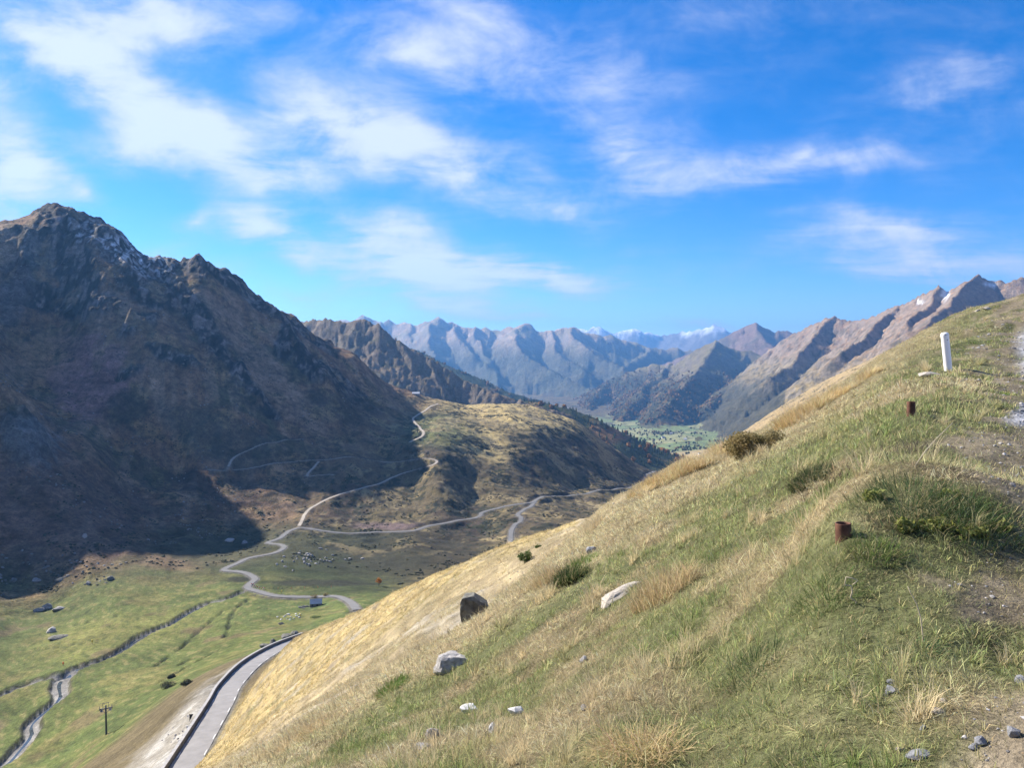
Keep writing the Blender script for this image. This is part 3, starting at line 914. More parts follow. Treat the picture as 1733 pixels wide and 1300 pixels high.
co = np.stack([GX, GY, GZ], -1).reshape(-1, 3).astype(np.float32)
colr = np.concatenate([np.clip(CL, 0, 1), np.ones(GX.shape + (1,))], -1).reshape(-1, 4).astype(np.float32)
idx = np.arange(NR * NT).reshape(NR, NT)
nxt = np.roll(idx, -1, axis=1)
quads = np.stack([idx[:-1], nxt[:-1], nxt[1:], idx[1:]], -1).reshape(-1, 4)
freg = REG[:-1].reshape(-1)


def add_terrain(name, sel, mat):
    q = quads[sel]
    u, inv = np.unique(q, return_inverse=True)
    me = bpy.data.meshes.new(name)
    me.vertices.add(len(u))
    me.vertices.foreach_set('co', co[u].ravel())
    nq = len(q)
    me.loops.add(nq * 4)
    me.loops.foreach_set('vertex_index', inv.astype(np.int32).ravel()[:])
    me.polygons.add(nq)
    me.polygons.foreach_set('loop_start', np.arange(0, nq * 4, 4, dtype=np.int32))
    me.polygons.foreach_set('loop_total', np.full(nq, 4, np.int32))
    me.polygons.foreach_set('use_smooth', np.ones(nq, bool))
    at = me.color_attributes.new('tint', 'FLOAT_COLOR', 'POINT')
    at.data.foreach_set('color', colr[u].ravel())
    me.materials.append(mat)
    me.update(calc_edges=True)
    o = bpy.data.objects.new(name, me)
    o['kind'] = 'structure'
    COL.objects.link(o)
    return o


def terrain_mat(name, scales, bump_scale, bump_dist, var=0.35):
    m = bpy.data.materials.new(name)
    m.use_nodes = True
    nt = m.node_tree
    b = nt.nodes['Principled BSDF']
    b.inputs['Roughness'].default_value = 0.95
    b.inputs['Specular IOR Level'].default_value = 0.1
    a = nt.nodes.new('ShaderNodeAttribute')
    a.attribute_name = 'tint'
    g = nt.nodes.new('ShaderNodeNewGeometry')
    prev = a.outputs['Color']
    for i, s in enumerate(scales):
        n = nt.nodes.new('ShaderNodeTexNoise')
        n.inputs['Scale'].default_value = s
        n.inputs['Detail'].default_value = 5
        n.inputs['Roughness'].default_value = 0.65
        nt.links.new(g.outputs['Position'], n.inputs['Vector'])
        mr = nt.nodes.new('ShaderNodeMapRange')
        mr.inputs['From Min'].default_value = 0.3
        mr.inputs['From Max'].default_value = 0.7
        mr.inputs['To Min'].default_value = 1 - var
        mr.inputs['To Max'].default_value = 1 + var
        nt.links.new(n.outputs['Fac'], mr.inputs['Value'])
        vm = nt.nodes.new('ShaderNodeVectorMath')
        vm.operation = 'SCALE'
        nt.links.new(prev, vm.inputs[0])
        nt.links.new(mr.outputs[0], vm.inputs['Scale'])
        prev = vm.outputs[0]
    nt.links.new(prev, b.inputs['Base Color'])
    n = nt.nodes.new('ShaderNodeTexNoise')
    n.inputs['Scale'].default_value = bump_scale
    n.inputs['Detail'].default_value = 6
    n.inputs['Roughness'].default_value = 0.7
    nt.links.new(g.outputs['Position'], n.inputs['Vector'])
    bp = nt.nodes.new('ShaderNodeBump')
    bp.inputs['Strength'].default_value = 0.95
    bp.inputs['Distance'].default_value = bump_dist
    nt.links.new(n.outputs['Fac'], bp.inputs['Height'])
    nt.links.new(bp.outputs[0], b.inputs['Normal'])
    return m


MATS = {
    'hillside': terrain_mat('hillside_ground', (0.9, 9.0, 55.0), 9.0, 0.05, 0.38),
    'valley': terrain_mat('valley_ground', (0.06, 0.4, 1.6), 0.4, 0.9, 0.32),
    'left_mountain': terrain_mat('mountain_ground', (0.03, 0.12, 0.5), 0.12, 6.0, 0.42),
}
for nm in RN:
    lam = RANGES[nm][4]
    MATS[nm] = terrain_mat(nm + '_ground', (2.2 / lam, 10.0 / lam, 34.0 / lam), 9.0 / lam, lam * 0.11, 0.30)
TERR = {}
for rid_, nm in reg_names.items():
    sel = freg == rid_
    if sel.any():
        TERR[nm] = add_terrain(nm, sel, MATS[nm])

# ------------------------------------------------------------------ air
HAZE_DENSITY, HAZE_COLOR = 5.2e-5, (0.19, 0.48, 1.0)
zlo, zhi = float(GZ.min()) - 1.0, float(GZ.max()) + 5.0
R_ = 27500.0
bm = bmesh.new()
bmesh.ops.create_cube(bm, size=1.0)
for v in bm.verts:
    v.co = ((v.co.x * 2) * R_, (v.co.y * 2) * R_, zlo if v.co.z < 0 else zhi)
me = bpy.data.meshes.new('haze')
bm.to_mesh(me)
bm.free()
hzo = bpy.data.objects.new('haze', me)
hzo['kind'] = 'stuff'
hzo['label'] = 'pale blue haze lying in the valley air'
COL.objects.link(hzo)
hm = bpy.data.materials.new('haze')
hm.use_nodes = True
hm.node_tree.nodes.clear()
pv = hm.node_tree.nodes.new('ShaderNodeVolumePrincipled')
pv.inputs['Color'].default_value = (*HAZE_COLOR, 1)
pv.inputs['Density'].default_value = HAZE_DENSITY
pv.inputs['Anisotropy'].default_value = 0.25
ho = hm.node_tree.nodes.new('ShaderNodeOutputMaterial')
hm.node_tree.links.new(pv.outputs[0], ho.inputs['Volume'])
me.materials.append(hm)

# ================================================================== building helpers
def mat(name, color, rough=0.8, var=0.25, scale=8.0, bump=0.0, metal=0.0, spec=0.3, color2=None, coord='Object', detail=6):
    m = bpy.data.materials.new(name)
    m.use_nodes = True
    nt = m.node_tree
    b = nt.nodes['Principled BSDF']
    b.inputs['Roughness'].default_value = rough
    b.inputs['Metallic'].default_value = metal
    b.inputs['Specular IOR Level'].default_value = spec
    t = nt.nodes.new('ShaderNodeTexCoord')
    n = nt.nodes.new('ShaderNodeTexNoise')
    n.inputs['Scale'].default_value = scale
    n.inputs['Detail'].default_value = detail
    n.inputs['Roughness'].default_value = 0.65
    nt.links.new(t.outputs[coord], n.inputs['Vector'])
    r = nt.nodes.new('ShaderNodeValToRGB')
    c2 = color2 or tuple(min(1, c * (1 + var)) for c in color)
    r.color_ramp.elements[0].position = 0.32
    r.color_ramp.elements[1].position = 0.68
    r.color_ramp.elements[0].color = (*[c * (1 - var) for c in color], 1)
    r.color_ramp.elements[1].color = (*c2, 1)
    nt.links.new(n.outputs['Fac'], r.inputs[0])
    nt.links.new(r.outputs[0], b.inputs['Base Color'])
    if bump:
        n2 = nt.nodes.new('ShaderNodeTexNoise')
        n2.inputs['Scale'].default_value = scale * 2.5
        n2.inputs['Detail'].default_value = 8
        n2.inputs['Roughness'].default_value = 0.7
        nt.links.new(t.outputs[coord], n2.inputs['Vector'])
        bp = nt.nodes.new('ShaderNodeBump')
        bp.inputs['Strength'].default_value = 0.7
        bp.inputs['Distance'].default_value = bump
        nt.links.new(n2.outputs['Fac'], bp.inputs['Height'])
        nt.links.new(bp.outputs[0], b.inputs['Normal'])
    return m


def new_mesh(name, verts, faces, m=None, smooth_=False):
    me = bpy.data.meshes.new(name)
    me.from_pydata([tuple(v) for v in verts], [], [tuple(int(i) for i in f) for f in faces])
    if smooth_:
        me.polygons.foreach_set('use_smooth', np.ones(len(me.polygons), bool))
    if m:
        me.materials.append(m)
    me.update()
    return me


def obj(name, me, parent=None, loc=None, rot=None):
    o = bpy.data.objects.new(name, me)
    COL.objects.link(o)
    if parent is not None:
        o.parent = parent
    if loc is not None:
        o.location = loc
    if rot is not None:
        o.rotation_euler = rot
    return o


def tag(o, label, cat, group=None):
    o['label'] = label
    o['category'] = cat
    if group:
        o['group'] = group
    return o


def empty(name, loc, rz=0.0):
    o = bpy.data.objects.new(name, None)
    o.empty_display_size = 0.2
    COL.objects.link(o)
    o.location = loc
    o.rotation_euler = (0, 0, rz)
    return o


def hitz(px, py, dmin=1.5, dmax=26000.0):
    """point of the finished ground seen at a photo position"""
    h = hit(px, py, dmin, dmax, hf=grid_z)
    return h


def slope_normal(x, y, e=None):
    e = e or max(0.15, 0.01 * math.hypot(x, y))
    gx = (grid_z(np.array([x + e]), np.array([y]))[0] - grid_z(np.array([x - e]), np.array([y]))[0]) / (2 * e)
    gy = (grid_z(np.array([x]), np.array([y + e]))[0] - grid_z(np.array([x]), np.array([y - e]))[0]) / (2 * e)
    return Vector((-gx, -gy, 1)).normalized()


# ================================================================== grass of the near slope
def scatter(name, src_meshes, pos, rot, scl, kind_idx, gcol, label, category):
    """one object of countless small things: copies of a few source shapes placed by geometry nodes"""
    cc = bpy.data.collections.new(name + '_shapes')
    for i, me in enumerate(src_meshes):
        cc.objects.link(bpy.data.objects.new('%s_shape_%02d' % (name, i), me))
    me = bpy.data.meshes.new(name)
    me.vertices.add(len(pos))
    me.vertices.foreach_set('co', np.asarray(pos, np.float32).ravel())
    for an, ty, dat, key in (('rot', 'FLOAT_VECTOR', rot, 'vector'), ('scl', 'FLOAT_VECTOR', scl, 'vector'), ('idx', 'INT', kind_idx, 'value'), ('gcol', 'FLOAT_COLOR', gcol, 'color')):
        at = me.attributes.new(an, ty, 'POINT')
        at.data.foreach_set(key, np.ascontiguousarray(dat, np.int32 if ty == 'INT' else np.float32).ravel())
    me.update()
    o = obj(name, me)
    o['kind'] = 'stuff'
    o['label'] = label
    ng_ = bpy.data.node_groups.new(name + '_scatter', 'GeometryNodeTree')
    ng_.interface.new_socket('Geometry', in_out='INPUT', socket_type='NodeSocketGeometry')
    ng_.interface.new_socket('Geometry', in_out='OUTPUT', socket_type='NodeSocketGeometry')
    N, L = ng_.nodes, ng_.links
    gi, go = N.new('NodeGroupInput'), N.new('NodeGroupOutput')
    ip = N.new('GeometryNodeInstanceOnPoints')
    ci = N.new('GeometryNodeCollectionInfo')
    ci.inputs['Collection'].default_value = cc
    ci.inputs['Separate Children'].default_value = True
    ci.inputs['Reset Children'].default_value = True

    def attr(nm, ty):
        q = N.new('GeometryNodeInputNamedAttribute')
        q.data_type = ty
        q.inputs['Name'].default_value = nm
        return q.outputs['Attribute']
    e2r = N.new('FunctionNodeEulerToRotation')
    L.new(attr('rot', 'FLOAT_VECTOR'), e2r.inputs[0])
    L.new(gi.outputs[0], ip.inputs['Points'])
    L.new(ci.outputs[0], ip.inputs['Instance'])
    ip.inputs['Pick Instance'].default_value = True
    L.new(attr('idx', 'INT'), ip.inputs['Instance Index'])
    L.new(e2r.outputs[0], ip.inputs['Rotation'])
    L.new(attr('scl', 'FLOAT_VECTOR'), ip.inputs['Scale'])
    L.new(ip.outputs[0], go.inputs[0])
    md = o.modifiers.new('scatter', 'NODES')
    md.node_group = ng_
    return o


def vis_limit():
    """lowest photo row still in sight along each bearing, as the land rises and hides what is behind"""
    return np.minimum.accumulate(BPY, axis=0)


VISROW = vis_limit()


def visible(x, y, margin):
    r = np.hypot(x, y)
    th = np.arctan2(x, y)
    i = np.clip(np.searchsorted(RR, r) - 1, 0, NR - 1)
    j = np.clip(np.searchsorted(TH, th), 0, NT - 1)
    return BPY[i, j] < VISROW[i, j] + margin


def grid_val(A, x, y):
    r = np.hypot(x, y)
    th = np.arctan2(x, y)
    i = np.clip(np.searchsorted(RR, r), 0, NR - 1)
    j = np.clip(np.searchsorted(TH, th), 0, NT - 1)
    return A[i, j]


def ring_points(n, r0, r1, power, rg):
    """random points about the viewpoint between two distances, thinning out as r**power per square metre"""
    e = power + 2
    u = rg.uniform(size=n)
    r = (r0 ** e + u * (r1 ** e - r0 ** e)) ** (1 / e) if abs(e) > 1e-6 else r0 * (r1 / r0) ** u
    th = rg.uniform(-math.radians(37.5), math.radians(37.5), n)
    return r * np.sin(th), r * np.cos(th), r


def build_blades(name, base, az, length, lean, width, droop, color, m, label, two=None):
    """grass as real blades: base points, bearing, length, lean from upright, width, droop and colour of each"""
    n = len(base)
    two = np.ones(n, bool) if two is None else two
    dirh = np.stack([np.cos(az), np.sin(az), np.zeros(n)], 1)
    tw = az + math.pi / 2 + RNG.normal(0, 0.7, n)
    side = np.stack([np.cos(tw), np.sin(tw), np.zeros(n)], 1)
    up_ = np.array([0, 0, 1.0])
    mid = base + (dirh * np.sin(lean)[:, None] + up_ * np.cos(lean)[:, None]) * (length * 0.55)[:, None]
    l2 = np.minimum(lean + droop, 2.2)
    tip = mid + (dirh * np.sin(l2)[:, None] + up_ * np.cos(l2)[:, None]) * (length * 0.45)[:, None] + RNG.normal(0, 0.06, (n, 3)) * length[:, None]
    hw = (width / 2)[:, None]
    vs, fs, cs = [], [], []
    k = np.nonzero(two)[0]
    V2 = np.stack([base[k] - side[k] * hw[k], base[k] + side[k] * hw[k], mid[k] - side[k] * hw[k] * 0.85, mid[k] + side[k] * hw[k] * 0.85, tip[k]], 1).reshape(-1, 3)
    o = np.arange(len(k))[:, None] * 5
    F2 = np.concatenate([o + [0, 1, 3], o + [0, 3, 2], o + [2, 3, 4]], 0)
    C2 = np.repeat(color[k], 5, 0)
    k = np.nonzero(~two)[0]
    V1 = np.stack([base[k] - side[k] * hw[k], base[k] + side[k] * hw[k], (mid[k] + tip[k]) / 2], 1).reshape(-1, 3)
    F1 = len(V2) + np.arange(len(k) * 3).reshape(-1, 3)
    C1 = np.repeat(color[k], 3, 0)
    V = np.concatenate([V2, V1]).astype(np.float32)
    F = np.concatenate([F2, F1]).astype(np.int32)
    C = np.concatenate([C2, C1]).astype(np.float32)
    me = bpy.data.meshes.new(name)
    me.vertices.add(len(V))
    me.vertices.foreach_set('co', V.ravel())
    me.loops.add(len(F) * 3)
    me.loops.foreach_set('vertex_index', F.ravel())
    me.polygons.add(len(F))
    me.polygons.foreach_set('loop_start', np.arange(0, len(F) * 3, 3, dtype=np.int32))
    me.polygons.foreach_set('loop_total', np.full(len(F), 3, np.int32))
    at = me.color_attributes.new('tint', 'FLOAT_COLOR', 'POINT')
    at.data.foreach_set('color', np.concatenate([C, np.ones((len(C), 1), np.float32)], 1).ravel())
    me.materials.append(m)
    me.update(calc_edges=True)
    o = obj(name, me)
    if label:
        o['kind'] = 'stuff'
        o['label'] = label
    return o


x, y, r = ring_points(1450000, 1.15, 230, -1.5, RNG)
keep = (grid_val(REG, x, y) == 0) & visible(x, y, 24) & (grid_val(ROADM, x, y) < 0.05) & (grid_val(emb, x, y) < 0.4) & (grid_val(BPY, x, y) < 1400)
x, y, r = x[keep], y[keep], r[keep]
# gather the blades into tufts
cs_ = 2.0 ** np.round(np.log2(0.11 * (r / 4) ** 0.75))
wx_, wy_ = x + 1.1 * cs_ * noise(x / (2.3 * cs_), y / (2.3 * cs_), 205), y + 1.1 * cs_ * noise(x / (2.3 * cs_) + 31, y / (2.3 * cs_), 206)
ix, iy = np.floor(wx_ / cs_).astype(np.int64), np.floor(wy_ / cs_).astype(np.int64)
h1, h2, h3 = (_hash(ix, iy, q).astype(float) / 4294967296.0 for q in (201, 202, 203))
cx_, cy_ = (ix + 0.1 + 0.8 * h1) * cs_ - (wx_ - x), (iy + 0.1 + 0.8 * h2) * cs_ - (wy_ - y)
pull = 0.15 + 0.45 * h3
x, y = x + (cx_ - x) * pull, y + (cy_ - y) * pull
z = grid_z(x, y)
bpx, bpy_ = x / y * FPX + PW / 2, 600 - (z - CAM[2]) / y * FPX
g_, s_, go_, b_, d_, v_ = cover(x, y, bpx, bpy_, r)
thin = np.clip(1 - 0.86 * b_ - 0.85 * d_ - 0.985 * v_, 0.01, 1)
keep = RNG.uniform(size=len(x)) < thin
x, y, z, r, bpx, bpy_, g_, s_, go_, b_, d_, v_, cx_, cy_, h1, h3 = (q[keep] for q in (x, y, z, r, bpx, bpy_, g_, s_, go_, b_, d_, v_, cx_, cy_, h1, h3))
n = len(x)
tall = fbm(x / 1.5, y / 1.5, 3, 48)
lush = sst(0.22, 0.5, fbm(x / 1.1 + 50, y / 1.1, 2, 49)) * (r < 30) * (1 - s_ * 0.7)
e_ = np.maximum(0.12, 0.02 * r)
gx_ = (grid_z(x + e_, y) - grid_z(x - e_, y)) / (2 * e_)
gy_ = (grid_z(x, y + e_) - grid_z(x, y - e_)) / (2 * e_)
outd = np.arctan2(y - cy_, x - cx_)
down = np.arctan2(-gy_, -gx_)
dsel = RNG.uniform(size=n) < np.clip(0.12 + 0.3 * s_, 0, 0.75)
az = np.where(dsel, down + RNG.normal(0, 0.8, n), outd + RNG.normal(0, 0.9, n))
length = 0.068 * (np.maximum(r, 2.5) / 4) ** 0.36 * RNG.uniform(0.5, 1.4, n) * (0.55 + 0.9 * h3) * (1 + 0.9 * np.clip(tall, -0.4, 1) + 0.35 * lush + 0.25 * s_) * (1 - 0.4 * d_)
lean = np.clip(np.abs(RNG.normal(0.75, 0.4, n)) + 0.35 * s_ - 0.2 * lush, 0.05, 1.5)
width = np.maximum(0.0030, np.where(r < 25, 0.0006 * r, 0.015 + 0.00034 * (r - 25))) * RNG.uniform(0.6, 1.4, n)
col_ = np.empty((n, 3))
col_[:] = (0.48, 0.42, 0.24)
col_ = lerp(col_, (0.28, 0.33, 0.125), g_ * 0.85)
col_ = lerp(col_, (0.68, 0.57, 0.36), np.clip(s_ * 0.8, 0, 1))
col_ = lerp(col_, (0.56, 0.44, 0.215), go_ * (0.65 + 0.35 * h3))
col_ = lerp(col_, (0.46, 0.36, 0.19), np.clip(b_ + d_ * 0.8, 0, 1) * 0.7)
col_ = lerp(col_, (0.15, 0.23, 0.06), lush * 0.7)
deadp = RNG.uniform(size=n) < (0.26 - 0.14 * lush)
col_ = lerp(col_, (0.60, 0.49, 0.27), deadp * 0.75)
col_ = lerp(col_, (0.17, 0.16, 0.06), go_ * sst(0.1, 0.35, fbm(x / 6 + 9, y / 9, 3, 53)) * 0.7)
col_ *= ((0.72 + 0.56 * h1) * (1 + 0.36 * RNG.normal(size=n)).clip(0.3, 1.9))[:, None] * (1 + 0.05 * RNG.normal(size=(n, 3)))
tuf = (h3 > 0.945) & (d_ < 0.4) & (tall > -0.1)
length = np.where(tuf, length * 1.5, length)
lean = np.where(tuf, lean * 0.55, lean)
col_ = lerp(col_, (0.70, 0.58, 0.36), tuf * (0.35 + 0.5 * (h1 > 0.35)))
print('BLADES', n, (r < 22).sum())


def blade_mat():
    m = bpy.data.materials.new('grass_blade')
    m.use_nodes = True
    nt = m.node_tree
    nt.nodes.clear()
    a = nt.nodes.new('ShaderNodeAttribute')
    a.attribute_name = 'tint'
    d = nt.nodes.new('ShaderNodeBsdfDiffuse')
    tr = nt.nodes.new('ShaderNodeBsdfTranslucent')
    ms = nt.nodes.new('ShaderNodeMixShader')
    ms.inputs[0].default_value = 0.42
    o = nt.nodes.new('ShaderNodeOutputMaterial')
    nt.links.new(a.outputs['Color'], d.inputs['Color'])
    nt.links.new(a.outputs['Color'], tr.inputs['Color'])
    nt.links.new(d.outputs[0], ms.inputs[1])
    nt.links.new(tr.outputs[0], ms.inputs[2])
    nt.links.new(ms.outputs[0], o.inputs['Surface'])
    return m


BLADE_MAT = blade_mat()
build_blades('grass', np.stack([x, y, z - 0.008], 1), az, length, lean, width, RNG.uniform(0.1, 0.9, n), col_.clip(0.02, 0.85), BLADE_MAT, 'dry straw and green grass matted over the near slope', r < 22)
# dead thatch and short turf under the near blades
x, y, r = ring_points(330000, 1.15, 11, -1.0, RNG)
keep = (grid_val(BPY, x, y) < 1380) & visible(x, y, 15)
x, y, r = x[keep], y[keep], r[keep]
z = grid_z(x, y)
bpx, bpy_ = x / y * FPX + PW / 2, 600 - (z - CAM[2]) / y * FPX
g_, s_, go_, b_, d_, v_ = cover(x, y, bpx, bpy_, r)
keep = RNG.uniform(size=len(x)) < np.clip(1 - 0.9 * d_ - v_, 0.03, 1)
x, y, z, r, g_, s_ = (q[keep] for q in (x, y, z, r, g_, s_))
n = len(x)
print('THATCH', n)
col_ = lerp(np.tile((0.42, 0.35, 0.21), (n, 1)), (0.26, 0.31, 0.115), (RNG.uniform(size=n) < 0.25 + 0.5 * g_) * 0.9)
col_ = lerp(col_, (0.58, 0.49, 0.32), (RNG.uniform(size=n) < 0.15 + 0.45 * s_) * 0.9)
col_ *= RNG.uniform(0.45, 1.35, (n, 1))
build_blades('thatch', np.stack([x, y, z - 0.004], 1), RNG.uniform(0, 6.283, n), RNG.uniform(0.03, 0.085, n) * (r / 4).clip(0.8) ** 0.3, np.abs(RNG.normal(1.15, 0.25, n)).clip(0, 1.5), np.maximum(0.0026, 0.0006 * r) * RNG.uniform(0.6, 1.3, n), RNG.uniform(0, 0.4, n), col_.clip(0.02, 0.8), BLADE_MAT, 'dead thatch and short turf under the near grass', np.zeros(n, bool))

# ================================================================== roads
ASPHALT = mat('worn_asphalt', (0.235, 0.225, 0.22), 0.85, 0.16, 0.35, 0.004, detail=10)
ASPHALT_FAR = mat('grey_asphalt', (0.165, 0.16, 0.155), 0.9, 0.15, 0.3)
TRACK_M = mat('track_gravel', (0.38, 0.33, 0.265), 0.95, 0.25, 0.3)
PAINT = mat('white_road_paint', (0.68, 0.68, 0.66), 0.8, 0.35, 2.0)


def ribbon(name, c, half, lift, m, camber=0.0):
    t = np.gradient(c[:, :2], axis=0)
    t /= np.linalg.norm(t, axis=1)[:, None]
    nrm = np.stack([t[:, 1], -t[:, 0]], 1)
    V, F = [], []
    offs = [-1, -0.5, 0, 0.5, 1]
    for o_ in offs:
        hw = half if np.isscalar(half) else half
        p = np.concatenate([c[:, :2] + nrm * (o_ * np.asarray(hw))[..., None] if not np.isscalar(hw) else c[:, :2] + nrm * o_ * hw, (c[:, 2] + lift + camber * (1 - o_ * o_))[:, None]], 1)
        V.append(p)
    nn = len(c)
    V = np.concatenate(V)
    for k in range(4):
        for i in range(nn - 1):
            F.append((k * nn + i, (k + 1) * nn + i, (k + 1) * nn + i + 1, k * nn + i + 1))
    return new_mesh(name, V, F, m, True)


road = obj('road', ribbon('road', PASS_ROAD, 2.7, 0.12, ASPHALT, 0.03))
road['kind'] = 'structure'
tt = np.gradient(PASS_ROAD[:, :2], axis=0)
tt /= np.linalg.norm(tt, axis=1)[:, None]
rn_ = np.stack([tt[:, 1], -tt[:, 0]], 1)
for sd_ in (-1, 1):
    for i in range(2, len(PASS_ROAD) - 5, 9):
        q = PASS_ROAD[i:i + 4]
        nq_ = rn_[i:i + 4] * sd_
        V = np.concatenate([np.c_[q[:, :2] + nq_ * 2.37, q[:, 2] + 0.145], np.c_[q[:, :2] + nq_ * 2.52, q[:, 2] + 0.142]])
        F = [(k, k + 1, k + 5, k + 4) if sd_ < 0 else (k, k + 4, k + 5, k + 1) for k in range(3)]
        obj('edge_dash', new_mesh('edge_dash', V, F, PAINT), road)
for nm_, c_, h_, m_ in (('valley_road', VALLEY_ROAD, 2.3, ASPHALT_FAR), ('loop_road', LOOP_ROAD, 2.3, ASPHALT_FAR), ('hairpin_track', HAIRPIN_TRACK, 1.8, TRACK_M),
                        ('high_track', HIGH_TRACK, 1.3, TRACK_M), ('hill_track', HILL_TRACK, 1.9, TRACK_M), ('spur_track', SPUR_TRACK, 1.6, TRACK_M)):
    obj(nm_, ribbon(nm_, c_, h_, 0.35, m_))['kind'] = 'structure'
WATER = mat('stream_water', (0.07, 0.085, 0.09), 0.10, 0.25, 0.5, 0.02, spec=0.6)
for nm_, c_ in (('stream', STREAM), ('side_stream', STREAM_B)):
    c2 = c_.copy()
    c2[:, 2] = smooth(grid_z(c2[:, 0], c2[:, 1]), 9)
    off = 0.9 * noise(np.arange(len(c2)) / 14.0, np.zeros(len(c2)) + 0.5, 88)
    c2[:, 0] += off
    obj(nm_, ribbon(nm_, c2, 0.30 * c2[:, 3] * (0.7 + 0.4 * noise(np.arange(len(c2)) / 11.0, np.zeros(len(c2)) + 7.5, 89)), 0.10, WATER))['kind'] = 'structure'

# parapet along the pass road
STONE_WALL = mat('parapet_stone', (0.20, 0.19, 0.18), 0.9, 0.45, 1.6, 0.05)
COPING = mat('parapet_coping', (0.34, 0.33, 0.32), 0.9, 0.2, 1.0, 0.02)


def wall_mesh(name, c, nrm, o0, o1, z0, z1, m):
    nn = len(c)
    jit = 0.05 * noise(np.arange(nn) / 2.0, np.zeros(nn) + 2.2, 91)
    prof = [(o0, z0), (o0, z1), (o1, z1), (o1, z0)]
    V = np.concatenate([np.c_[c[:, :2] + nrm * (o_ + jit[:, None]), c[:, 2] + z_ + (jit if z_ == z1 else 0)] for o_, z_ in prof])
    F = []
    for k in range(4):
        for i in range(nn - 1):
            F.append((k * nn + i, ((k + 1) % 4) * nn + i, ((k + 1) % 4) * nn + i + 1, k * nn + i + 1))
    F += [(0, nn, 2 * nn, 3 * nn), (nn - 1, 4 * nn - 1, 3 * nn - 1, 2 * nn - 1)]
    return new_mesh(name, V, F, m)


pw = empty('parapet_wall', tuple(PASS_ROAD[0]))
for nm_, a_ in (('wall', (-3.55, -3.05, -0.5, 0.95, STONE_WALL)), ('coping', (-3.62, -2.98, 0.953, 1.10, COPING))):
    o = obj(nm_, wall_mesh(nm_, PASS_ROAD, rn_, *a_), pw)
    o.matrix_parent_inverse = pw.matrix_basis.inverted()
tag(pw, 'low grey stone parapet along the valley side of the near road', 'wall')

# ================================================================== rocks
ROCKM = {
    'pale': mat('pale_limestone', (0.36, 0.34, 0.32), 0.9, 0.3, 5.0, 0.02),
    'white': mat('white_quartz', (0.62, 0.61, 0.59), 0.85, 0.2, 7.0, 0.01),
    'grey': mat('grey_rock', (0.24, 0.23, 0.22), 0.9, 0.4, 3.0, 0.03),
    'dark': mat('dark_schist', (0.065, 0.06, 0.055), 0.85, 0.5, 4.0, 0.05, color2=(0.24, 0.23, 0.19)),
    'blue': mat('bluish_stone', (0.25, 0.255, 0.27), 0.8, 0.25, 6.0, 0.01),
    'tan': mat('tan_stone', (0.40, 0.36, 0.31), 0.9, 0.25, 4.0, 0.02),
    'mound': mat('dark_mound', (0.075, 0.065, 0.045), 0.95, 0.5, 1.2, 0.2, color2=(0.13, 0.13, 0.06)),
}
ROCK_CACHE = {}


def rock_mesh(seed, m, sub=3, rough=0.22, ncut=9):
    key = (seed, m, sub)
    if key in ROCK_CACHE:
        return ROCK_CACHE[key]
    rg = np.random.default_rng(seed)
    bm = bmesh.new()
    bmesh.ops.create_icosphere(bm, subdivisions=sub, radius=1.0)
    pn = rg.normal(size=(ncut, 3))
    pn /= np.linalg.norm(pn, axis=1)[:, None]
    pd = rg.uniform(0.55, 0.95, ncut)
    d = np.array([v.co[:] for v in bm.verts])
    dot = d @ pn.T
    rad = np.min(np.where(dot > 0.05, pd / np.maximum(dot, 0.05), 9), axis=1).clip(0.3, 1.15)
    rad *= 1 + rough * fbm(d[:, 0] * 2.3 + d[:, 2] * 1.7 + seed, d[:, 1] * 2.3 - d[:, 2] * 1.1, 4, seed, 0.6)
    for v, q in zip(bm.verts, d * rad[:, None]):
        v.co = q
    me = bpy.data.meshes.new('rock')
    bm.to_mesh(me)
    bm.free()
    me.materials.append(ROCKM[m])
    ROCK_CACHE[key] = me
    return me


def rock(name, px, py, w, h, m, label, cat, seed, dmin=1.5, dmax=26000, sink=0.3, depth=1.0, roll=0.0, group=None, sub=3, rz=None):
    """a stone w photo pixels wide and h high, resting at photo position (px, py) on the ground"""
    p = hitz(px, py, dmin, dmax)
    if p is None:
        print('no ground for', label)
        return None
    D = p[1]
    sx, sz = w * D / FPX / 2 / 0.82, h * D / FPX / 2 / 0.82
    o = obj(name, rock_mesh(seed, m, sub))
    o.scale = (sx, sx * depth, sz)
    o.rotation_euler = (0, roll, random.uniform(-0.5, 0.5) if rz is None else rz)
    o.location = (p[0], p[1] + sx * depth * 0.4, p[2] + sz * (0.82 - 2 * 0.82 * sink))
    tag(o, label, cat, group)
    return o


p = hitz(800, 1070, 18, 120)
u_ = p[1] / FPX
bm = bmesh.new()
for yy, kk in ((-14, 1.0), (14, 0.9)):
    for ax, az_ in ((-22, 50), (-16, 60), (2, 62), (27, 46), (20, 30), (4, 2), (-8, -10), (-14, 8), (-21, 28)):
        bm.verts.new((ax * kk * u_, (yy + random.uniform(-5, 5)) * u_, az_ * u_))
bmesh.ops.convex_hull(bm, input=bm.verts[:])
bmesh.ops.subdivide_edges(bm, edges=bm.edges[:], cuts=4, use_grid_fill=True)
bmesh.ops.triangulate(bm, faces=bm.faces[:])
vc = np.array([v.co[:] for v in bm.verts]) / u_
dn = 3.2 * fbm(vc[:, 0] / 16 + vc[:, 1] / 11, vc[:, 2] / 16, 4, 501, 0.6)
dm = 3.2 * fbm(vc[:, 0] / 16 - vc[:, 1] / 11, vc[:, 2] / 16 + 9, 4, 502, 0.6)
for v, q, w in zip(bm.verts, dn, dm):
    v.co += Vector((q, w, q * 0.5)) * u_
bmesh.ops.delete(bm, geom=[v for v in bm.verts if not v.link_faces], context='VERTS')
me = bpy.data.meshes.new('boulder')
bm.to_mesh(me)
bm.free()
